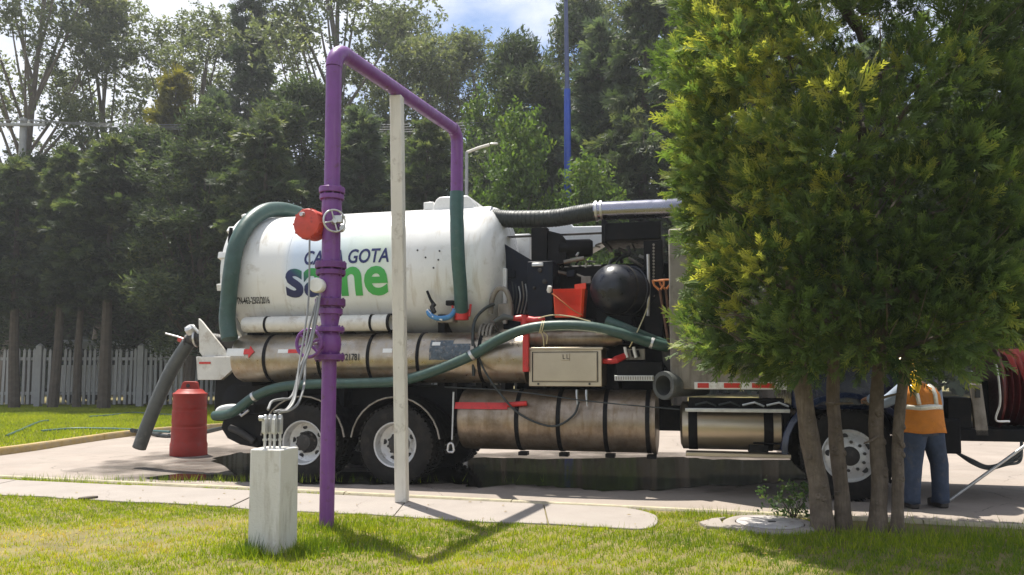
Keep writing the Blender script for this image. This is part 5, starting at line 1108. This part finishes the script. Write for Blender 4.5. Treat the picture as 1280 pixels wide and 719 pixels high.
# ------------------------------------------------------------------ the clipped cypress in front, several stems under one crown
CX, CY = 3.42, 7.45
cyp = empty('cypress_tree', (CX, CY, .03)); tag(cyp, 'large clipped cypress with several bare stems at the right, hiding the truck cab', 'tree')
def trunk(parent, pts, rad, mat, name='trunk', seg=12, knobs=0, rough=.10):
    P = spline(pts, 6); n_ = len(P); mb = MB(); rs = []
    for i in range(n_):
        t = i / (n_ - 1); r = rad[0] + (rad[1] - rad[0]) * t; rs.append(r * (1 + .28 * max(0, 1 - t * 9)) )
    mb.tube(P, rs, seg)
    ph = random.uniform(0, 6)
    vv = []
    for idx, p in enumerate(mb.v):
        i, k = divmod(idx, seg)
        c = P[min(i, n_ - 1)]; p = Vector(p); a = 2 * math.pi * k / seg
        m_ = 1 + rough * math.sin(3 * a + ph + i * .35) + rough * .6 * math.sin(5 * a - i * .5 + ph * 2) + rough * .4 * random.uniform(-1, 1)
        vv.append(tuple(c + (p - c) * m_))
    mb.v = vv
    return mb.build(name, mat, parent, ang=80)
def cl(px, py, Y): return yp(px, py, Y) - Vector((CX, CY, .03))
stems = [([(1028, 668, 7.45), (1024, 610, 7.45), (1012, 545, 7.42), (1003, 490, 7.4), (996, 440, 7.4), (990, 330, 7.3)], (.096, .062)),
         ([(1053, 664, 7.55), (1051, 610, 7.55), (1045, 540, 7.55), (1041, 480, 7.55), (1046, 330, 7.6)], (.074, .050)),
         ([(1098, 666, 7.4), (1099, 600, 7.45), (1095, 540, 7.45), (1098, 470, 7.5), (1110, 330, 7.5)], (.078, .050)),
         ([(1121, 664, 7.35), (1123, 600, 7.35), (1122, 540, 7.4), (1130, 470, 7.45), (1150, 330, 7.4)], (.054, .042))]
for pts, rad in stems:
    pp = [cl(*p) for p in pts]; pp[0].z = -.06; trunk(cyp, pp, rad, 'bark_cypress', seg=16)
# stubs and low dead twigs
mb = MB()
for px, py, Y, dx, dz in ((1085, 505, 7.42, -.10, .03), (1101, 498, 7.4, .14, .05), (1032, 505, 7.5, .22, .01), (1128, 560, 7.35, -.12, .16), (1098, 545, 7.4, -.18, -.06)):
    a = cl(px, py, Y); mb.tube([a, a + Vector((dx * .5, -.06, dz * .6)), a + Vector((dx, -.1, dz))], [.014, .011, .007], 7)
mb.build('branch_stub', 'bark_cypress', cyp)
kr = random.Random(3)
for pts, rad in stems:                                 # knots and healed pruning scars
    for k in range(7):
        t = kr.uniform(.1, .8); j = min(int(t * 3), 2); a_, b_ = cl(*pts[j]), cl(*pts[j + 1]); c_ = a_.lerp(b_, t * 3 - j); an = kr.uniform(-2.6, -.5); r_ = rad[0] * .93
        d_ = Vector((math.cos(an), math.sin(an), 0)); MB().lathe([(-.02, .035), (.006, .030), (.014, .018), (.010, .008), (.004, 0)], c_ + d_ * r_ * .92, d_ + Vector((0, 0, .2)), 9).build('knot', 'bark_cypress', cyp)
def cyp_radius(z):
    """half width of the clipped crown at height z above ground"""
    return np.interp(z, [1.50, 1.7, 2.0, 2.6, 3.4, 3.9, 4.3, 4.9, 5.5, 6.2, 6.7], [1.34, 1.46, 1.56, 1.60, 1.66, 1.78, 1.80, 1.70, 1.56, 1.0, .2])
ncl = 1560                                              # leaders: each carries a tuft of flattened shoots
cz = np.concatenate([rng.uniform(1.66, 6.4, ncl - 90), rng.uniform(1.58, 1.8, 90)]); ca = rng.uniform(0, 2 * np.pi, ncl)
inner = rng.uniform(0, 1, ncl) < .22
cr0 = cyp_radius(cz) + rng.normal(0, .13, ncl) - np.where(inner, rng.uniform(.2, .9, ncl), .14); cr0[-90:] *= np.sqrt(rng.uniform(.05, 1, 90))
cc = np.stack([cr0 * np.cos(ca), cr0 * np.sin(ca) * .80, cz - .03], 1)
crr = rng.uniform(.14, .32, ncl)
ctint = rng.normal(.30, .12, ncl) + .30 * (rng.uniform(0, 1, ncl) < .14) + .14 * np.clip((cz - 3.2) / 2, 0, 1) * (np.cos(ca) < .1) + .08 * (np.cos(ca) < -.45) + .22 * (np.abs(ca - 3.95) < .5) * np.clip((cz - 3.3) / .8, 0, 1) * (rng.uniform(0, 1, ncl) < .6)  # yellow-green upper-left growth, with sunlit highlights put into the leaf tint as well
per = 25; idx = np.repeat(np.arange(ncl), per); m = len(idx)
q = rng.normal(0, 1, (m, 3)); q /= np.linalg.norm(q, axis=1, keepdims=True)
outd = np.stack([np.cos(ca), np.sin(ca) * .9, np.full(ncl, .25)], 1)[idx]
flip = (q * outd).sum(1) < -.25; q[flip] *= -1
cc[:, 2] += .0; cc[:, 2] = np.where((cc[:, 0] > .35) & (cc[:, 2] < 1.84), 1.84 + .3 * rng.uniform(0, 1, ncl), cc[:, 2])
pos = cc[idx] + q * (crr[idx] * rng.uniform(.25, .9, m))[:, None]
dirs = q * .9 + outd * .45 + np.array([0, 0, .30]) + rng.normal(0, .25, (m, 3)); low = pos[:, 2] < 1.75; dirs[low, 2] -= .55
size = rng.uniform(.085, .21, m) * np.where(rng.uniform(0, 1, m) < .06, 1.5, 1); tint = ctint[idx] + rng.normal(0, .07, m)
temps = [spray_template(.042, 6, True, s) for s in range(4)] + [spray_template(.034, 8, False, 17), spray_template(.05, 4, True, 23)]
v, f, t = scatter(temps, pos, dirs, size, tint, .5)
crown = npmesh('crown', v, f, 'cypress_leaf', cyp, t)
# inner limbs so the gaps are not hollow
mb = MB()
for k in range(46):
    a_ = random.uniform(0, 6.28); z0 = random.uniform(1.4, 5); r_ = random.uniform(.9, 1.6); z1 = z0 + random.uniform(.2, .8)
    mb.tube([(.1 * math.cos(a_), .1 * math.sin(a_), z0), (r_ * .5 * math.cos(a_), r_ * .4 * math.sin(a_), (z0 + z1) / 2 + .05), (r_ * math.cos(a_), r_ * .75 * math.sin(a_), z1)], [.035, .022, .008], 6)
mb.build('limbs', 'bark_dark', cyp)
mb = MB(); tr2 = random.Random(9)                       # bare grey twigs standing out of the clipped face
for k in range(170):
    a_ = tr2.uniform(math.pi * .85, math.pi * 2.1); z0 = tr2.uniform(1.7, 5.2); r_ = float(cyp_radius(z0)) + .02
    p0 = Vector((r_ * .8 * math.cos(a_), r_ * .64 * math.sin(a_), z0 - .12)); p1 = Vector((r_ * 1.06 * math.cos(a_), r_ * .85 * math.sin(a_), z0 + tr2.uniform(-.05, .22))); j_ = Vector((tr2.uniform(-.1, .1), tr2.uniform(-.05, .05), tr2.uniform(-.05, .08)))
    mb.tube([p0, (p0 + p1) / 2 + j_ * .4, p1 + j_], [.007, .005, .002], 4)
mb.build('bare_twigs', 'bark_cypress', cyp)['kind'] = 'stuff'

# ------------------------------------------------------------------ background tree kinds, built once as meshes
def conifer_kind(name, H, Rm, mat, seed, nb=78, droop=.25, base=.30, shoots=58, prof=.8, sz=(.26, .58)):
    g = np.random.default_rng(seed); P, Dv, S, T = [], [], [], []; mb = MB()
    for i in range(nb):
        t = base + (1 - base) * (i + g.uniform(0, 1)) / nb; a = i * 2.39996 + g.normal(0, .3)
        L_ = Rm * ((1 - t) ** prof + .04) * g.choice([g.uniform(.35, .7), g.uniform(.7, 1.05), g.uniform(1.05, 1.65)], p=[.35, .4, .25]) * (min(1, .6 + (t - base) * 5)); z0 = t * H
        d = np.array([math.cos(a), math.sin(a), 0]); rise = g.uniform(.15, .5) * (1 - droop * 2)
        q = [np.array([0, 0, z0]), d * L_ * .5 + [0, 0, z0 + L_ * .5 * rise], d * L_ + [0, 0, z0 + L_ * (rise - droop)]]
        if i % 2 == 0: mb.tube([tuple(x) for x in q], [.045 * (1 - t) + .012, .02, .006], 5)
        m_ = max(5, int(shoots * (.35 + L_ / Rm)))
        for k in range(m_):
            s = g.uniform(.12, 1.05) ** .8; p = (1 - s) ** 2 * q[0] + 2 * s * (1 - s) * q[1] + s * s * q[2]
            w = .13 * L_ * (1.15 - s) + .06; side = np.array([-d[1], d[0], 0]) * g.normal(0, w) + [0, 0, g.normal(0, w * .45)]
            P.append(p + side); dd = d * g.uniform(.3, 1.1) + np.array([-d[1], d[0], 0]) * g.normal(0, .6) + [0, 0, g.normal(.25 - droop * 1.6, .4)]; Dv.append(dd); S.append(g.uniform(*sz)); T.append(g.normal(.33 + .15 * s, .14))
    for k in range(24): P.append(np.array([g.normal(0, .08), g.normal(0, .08), H * g.uniform(.93, 1.0)])); Dv.append(np.array([g.normal(0, .3), g.normal(0, .3), 1])); S.append(.5); T.append(.5)
    temps = [spray_template(.055, 5, False, s + seed) for s in range(4)]
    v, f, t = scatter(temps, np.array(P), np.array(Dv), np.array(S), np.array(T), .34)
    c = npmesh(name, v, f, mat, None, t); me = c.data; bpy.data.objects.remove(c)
    tb = MB(); tb.tube([(0, 0, -.1), (.05, .02, H * .25), (-.04, .03, H * .6), (0, 0, H * .97)], [.17 * H / 10, .14 * H / 10, .08 * H / 10, .015], 9); tb.v += []
    o_ = len(tb.v); tb.v += mb.v; tb.f += [tuple(o_ + x for x in q) for q in mb.f]; tb.m += mb.m
    w = tb.build('trunk_kind', 'bark_dark'); tm = w.data; bpy.data.objects.remove(w)
    return me, tm
def leaf_template(seed, w=.22, n_=9, hang=.5):
    """a twig with n hanging leaves"""
    g = np.random.default_rng(seed); v = []; f = []; t = []
    for i in range(n_):
        z = g.uniform(.05, 1); a = g.uniform(0, 6.28); L_ = g.uniform(.35, .6); d = np.array([math.cos(a), math.sin(a), g.normal(.1, .4)]); d /= np.linalg.norm(d)
        s = np.cross(d, g.normal(0, 1, 3)); s /= np.linalg.norm(s); b = np.array([0, 0, z]); k = len(v); m = b + d * L_ * .45
        v.extend([b, m + s * w * L_, b + d * L_, m - s * w * L_]); t.extend([.3, .5, .7, .5]); f.extend([(k, k + 1, k + 2), (k, k + 2, k + 3)])
    return np.array(v), np.array(f), np.array(t)
def broad_kind(name, H, Rm, mat, seed, nclump=42, base=.42, per=100, hang=.6, bark='bark_euc', crad=.95, lsize=(.22, .38), lean=.6, w=.22):
    g = np.random.default_rng(seed); P, Dv, S, T = [], [], [], []; tb = MB()
    tip = np.array([g.normal(0, lean), g.normal(0, lean * .5), H * .88]); mid = np.array([g.normal(0, lean * .6), g.normal(0, lean * .4), H * .45])
    def axis(t): return (1 - t) ** 2 * np.zeros(3) + 2 * t * (1 - t) * mid + t * t * tip
    tb.tube([(0, 0, -.1)] + [tuple(axis(t)) for t in (.15, .3, .5, .7, .85, 1)], [x * H / 16 for x in (.30, .24, .20, .16, .11, .07, .03)], 9)
    for i in range(nclump):
        t = base + (1.04 - base) * g.uniform(0, 1) ** .8; a = i * 2.39996 + g.normal(0, .4)
        env = math.sin(min(1, (t - base) / (1.10 - base) + .12) * math.pi) ** .45
        r = Rm * env * g.uniform(.35, 1.05); c = axis(min(t, 1)) * np.array([1, 1, 0]) + np.array([r * math.cos(a), r * math.sin(a), t * H])
        o_ = axis(max(.25, t - .14 - .12 * r / Rm)); m2 = (o_ + c) / 2 + [0, 0, -.05 * H * g.uniform(0, .6)]
        if i % 2 == 0 or r > Rm * .6: tb.tube([tuple(o_), tuple(m2), tuple(c)], [.06 * H / 16, .04 * H / 16, .012], 5)
        cr_ = crad * g.uniform(.6, 1.25)
        for k in range(int(per * g.uniform(.6, 1.2))):
            q = g.normal(0, 1, 3); q /= np.linalg.norm(q); q *= cr_ * g.uniform(.25, 1) ** .5 * np.array([1, 1, .72]); P.append(c + q)
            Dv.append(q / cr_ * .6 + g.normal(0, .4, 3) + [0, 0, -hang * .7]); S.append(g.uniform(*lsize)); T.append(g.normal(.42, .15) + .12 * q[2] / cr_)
    temps = [leaf_template(s + seed, w) for s in range(5)]
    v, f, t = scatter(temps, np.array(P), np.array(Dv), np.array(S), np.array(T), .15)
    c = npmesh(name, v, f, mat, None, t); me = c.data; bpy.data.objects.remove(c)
    w_ = tb.build('trunk_kind', bark); tm = w_.data; bpy.data.objects.remove(w_)
    return me, tm
KIND = {
 'c1': (conifer_kind('cone_a', 10, 2.1, 'conifer_leaf', 3), 10, 2.1), 'c2': (conifer_kind('cone_b', 10, 1.8, 'conifer_blue', 8, nb=72, droop=.10, prof=1.0), 10, 1.8),
 'c3': (conifer_kind('cone_c', 10, 2.3, 'conifer_leaf', 15, nb=62, shoots=78, droop=.42, prof=.7, base=.30), 10, 2.3), 'c4': (conifer_kind('cone_d', 10, 2.1, 'conifer_leaf', 19, nb=66, shoots=70, droop=.22, prof=.75, base=.40), 10, 2.1), 'cy': (conifer_kind('cone_y', 10, 1.5, 'conifer_yellow', 21, nb=70), 10, 1.5),
 'cn': (conifer_kind('cone_n', 16, 1.35, 'conifer_blue', 31, nb=120, shoots=44, droop=.1, prof=.5), 16, 1.35),
 'e1': (broad_kind('euc_a', 16, 3.0, 'euc_leaf', 41), 16, 3.0), 'e2': (broad_kind('euc_b', 16, 3.4, 'euc_leaf', 52, nclump=42, base=.36), 16, 3.4), 'e3': (broad_kind('euc_c', 16, 2.6, 'euc_leaf', 63, nclump=34, base=.5, lean=1.1), 16, 2.6),
 'w1': (broad_kind('weep', 12, 2.3, 'conifer_leaf', 74, nclump=60, base=.22, per=85, hang=1.2, crad=.75, bark='bark_dark', w=.12, lsize=(.32, .6)), 12, 2.3),
 'l1': (broad_kind('leafy', 7, 1.7, 'bright_leaf', 85, nclump=40, base=.15, per=60, hang=.1, crad=.6, bark='bark_dark', lsize=(.25, .42), lean=.2), 7, 1.7)}
def tree(kind, px, top, Y, wpx, label, name, group=None, zb=.1):
    (me, tm), H, Rm = KIND[kind]
    p = yp(px, 500, Y); h = yp(px, top, Y).z - zb; wid = wpx * Y / FPX / 2 * (1.65 if kind in ('c1', 'c2', 'c3', 'c4') else 1.28 if kind[0] == 'e' else 1.1)
    e_ = empty(name, (p.x, Y, zb), random.uniform(0, 6.28)); tag(e_, label, 'tree', group); e_.rotation_euler = (random.uniform(-.04, .04), random.uniform(-.04, .04), e_.rotation_euler.z)
    for nm, m_ in (('trunk', tm), ('crown', me)):
        o_ = bpy.data.objects.new(nm, m_); C.objects.link(o_); o_.parent = e_; o_.scale = (wid / Rm, wid / Rm, h / H)
    return e_
CG, EG = 'conifers along the back of the site', 'tall gum trees behind the conifers'
TREES = [
 ('c4', 18, 205, 30.4, 105, 'dark conifer at the far left edge, its skirt above the fence', 'conifer_tree', CG),
 ('c4', 66, 190, 30.6, 95, 'conifer second from the left edge, thin trunk in front of the fence', 'conifer_tree', CG),
 ('c4', 96, 200, 30.7, 80, 'slim blue-grey conifer third from the left edge', 'conifer_tree', CG),
 ('c4', 130, 175, 30.0, 120, 'conifer with a bare lower trunk standing left of the grey hose', 'conifer_tree', CG),
 ('cy', 197, 92, 35.0, 110, 'conifer with a yellow-green top rising behind the dark row', 'conifer_tree', CG),
 ('w1', 232, 158, 29.6, 150, 'broad dark feathery tree behind the traffic barrel', 'feathery_tree', None),
 ('c2', 277, 128, 31.0, 84, 'narrow pointed conifer behind the rear of the white tank', 'conifer_tree', CG),
 ('c3', 335, 150, 28.6, 130, 'drooping conifer behind the green hose over the tank', 'conifer_tree', CG),
 ('w1', 385, 128, 31.0, 150, 'dark feathery tree just left of the purple pipe', 'feathery_tree', None),
 ('c2', 455, 140, 29.5, 110, 'conifer between the purple pipe and the white post', 'conifer_tree', CG),
 ('c1', 525, 150, 29.0, 105, 'dark conifer behind the purple arm, right of the white post', 'conifer_tree', CG),
 ('cn', 314, -25, 38.0, 84, 'tall narrow column-shaped conifer reaching the top edge', 'conifer_tree', CG),
 ('c3', 690, 95, 31.5, 110, 'conifer with drooping branches left of the blue pole', 'conifer_tree', CG),
 ('c2', 752, 45, 30.5, 125, 'tall blue-grey conifer right behind the blue pole', 'conifer_tree', CG),
 ('c3', 800, -20, 28.5, 150, 'big conifer left of the clipped cypress, reaching the top edge', 'conifer_tree', CG),
 ('c1', 850, 20, 27.5, 140, 'conifer peeping out beside the upper left of the clipped cypress', 'conifer_tree', CG),
 ('l1', 628, 172, 26.5, 110, 'bright green leafy tree above the black vacuum hose', 'broadleaf_tree', None),
 ('l1', 588, 150, 33.0, 110, 'pale green leafy tree behind the end of the purple arm', 'broadleaf_tree', None),
 ('l1', 722, 228, 25.5, 120, 'low leafy tree hiding the foot of the blue pole', 'broadleaf_tree', None),
 ('w1', 165, 182, 33.0, 150, 'rounded dark tree left of the yellow-topped conifer', 'feathery_tree', None),
 ('w1', 300, 178, 33.5, 150, 'rounded dark tree in the gap above the rear end of the tank', 'feathery_tree', None),
 ('w1', 40, 214, 34.0, 150, 'rounded dark tree at the foot of the utility pole', 'feathery_tree', None),
 ('w1', 480, 190, 33.0, 140, 'rounded dark tree seen on both sides of the white post', 'feathery_tree', None),
 ('w1', 650, 78, 33.5, 125, 'weeping dark tree with arching top below the white cloud', 'weeping_tree', None),
 ('w1', 722, 22, 34.5, 120, 'weeping tree whose ragged top surrounds the blue pole', 'weeping_tree', None),
 ('e2', 8, -70, 37.0, 200, 'gum tree filling the top left corner', 'gum_tree', EG),
 ('e3', 112, 40, 41.0, 125, 'gum tree left of centre of the left group, open crown against sky', 'gum_tree', EG),
 ('e1', 228, 34, 39.5, 165, 'broad gum tree above the yellow-topped conifer', 'gum_tree', EG),
 ('e2', 412, -65, 41.0, 220, 'tallest gum tree, behind the top elbow of the purple pipe', 'gum_tree', EG),
 ('e3', 505, 12, 43.0, 130, 'round-headed gum tree left of the bright cloud', 'gum_tree', EG),
 ('e1', 555, 58, 38.5, 130, 'gum tree behind the middle of the purple arm', 'gum_tree', EG),
 ('e3', 612, 80, 42.0, 110, 'small pale gum tree directly under the bright cloud', 'gum_tree', EG),
 ('e1', 810, -60, 37.0, 170, 'gum tree high up beside the top left of the clipped cypress', 'gum_tree', EG),
 ('c1', 960, 0, 30.0, 170, 'conifer wholly behind the clipped cypress', 'conifer_tree', None),
 ('c2', 1100, 60, 31.0, 170, 'blue-grey conifer behind the right part of the clipped cypress', 'conifer_tree', None),
 ('c3', 1240, 20, 30.0, 190, 'conifer behind the clipped cypress near the right edge', 'conifer_tree', None),
]
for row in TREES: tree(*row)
# the wood behind, one mass
n = 9500; wx = rng.uniform(-44, 40, n); wy = rng.uniform(47, 58, n)
htop = 11.2 + 2.4 * np.sin(wx * .45) + 1.5 * np.sin(wx * 1.13 + 1) + 1.0 * np.sin(wx * 2.7); wz = .2 + (htop - .2) * rng.uniform(0, 1, n) ** .85
v, f, t = scatter([leaf_template(s_ + 90, .28) for s_ in range(4)], np.stack([wx, wy, wz], 1), rng.normal(0, 1, (n, 3)), rng.uniform(1.1, 2.0, n), rng.normal(.32, .15, n), .15)
o = npmesh('wood', v, f, 'conifer_leaf', None, t); tag(o, 'dark mass of wood seen between the nearer trees', 'trees', kind='stuff')
# a small leafy shrub at the foot of the cypress
sb = gp(992, 650, .03); se = empty('shrub', (sb.x, sb.y, .03)); tag(se, 'small leafy shrub at the foot of the leftmost cypress stem', 'shrub')
n = 130; p_ = rng.normal(0, 1, (n, 3)) * np.array([.13, .08, .09]) + np.array([0, 0, .17]); p_[:, 2] = np.abs(p_[:, 2])
v, f, t = scatter([leaf_template(s + 5, .30, 4) for s in range(3)], p_, rng.normal(0, 1, (n, 3)), rng.uniform(.06, .11, n), rng.normal(.45, .2, n))
npmesh('foliage', v, f, 'shrub_leaf', se, t)
mb = MB()
for k in range(9):
    a_ = k * .7; mb.tube([(0, 0, -.01), (.07 * math.cos(a_), .04 * math.sin(a_), .12), (.15 * math.cos(a_), .09 * math.sin(a_), .24)], [.006, .004, .002], 5)
mb.build('stem', 'bark_dark', se)
# ================================================================== AIR
hz_ = MB().bx((-950, -350, -1.1), (950, 1550, 24)).build('haze', 'wire'); hz_.data.materials.clear()
hm_ = bpy.data.materials.new('haze_air'); hm_.use_nodes = True; n_ = hm_.node_tree.nodes; n_.remove(n_['Principled BSDF'])
pv = n_.new('ShaderNodeVolumePrincipled'); pv.inputs['Density'].default_value = HAZE; pv.inputs['Color'].default_value = (.93, .96, 1, 1); pv.inputs['Anisotropy'].default_value = .35
hm_.node_tree.links.new(pv.outputs[0], n_['Material Output'].inputs['Volume']); hz_.data.materials.append(hm_)
tag(hz_, 'thin bright haze between the camera and the trees', 'haze', kind='stuff')
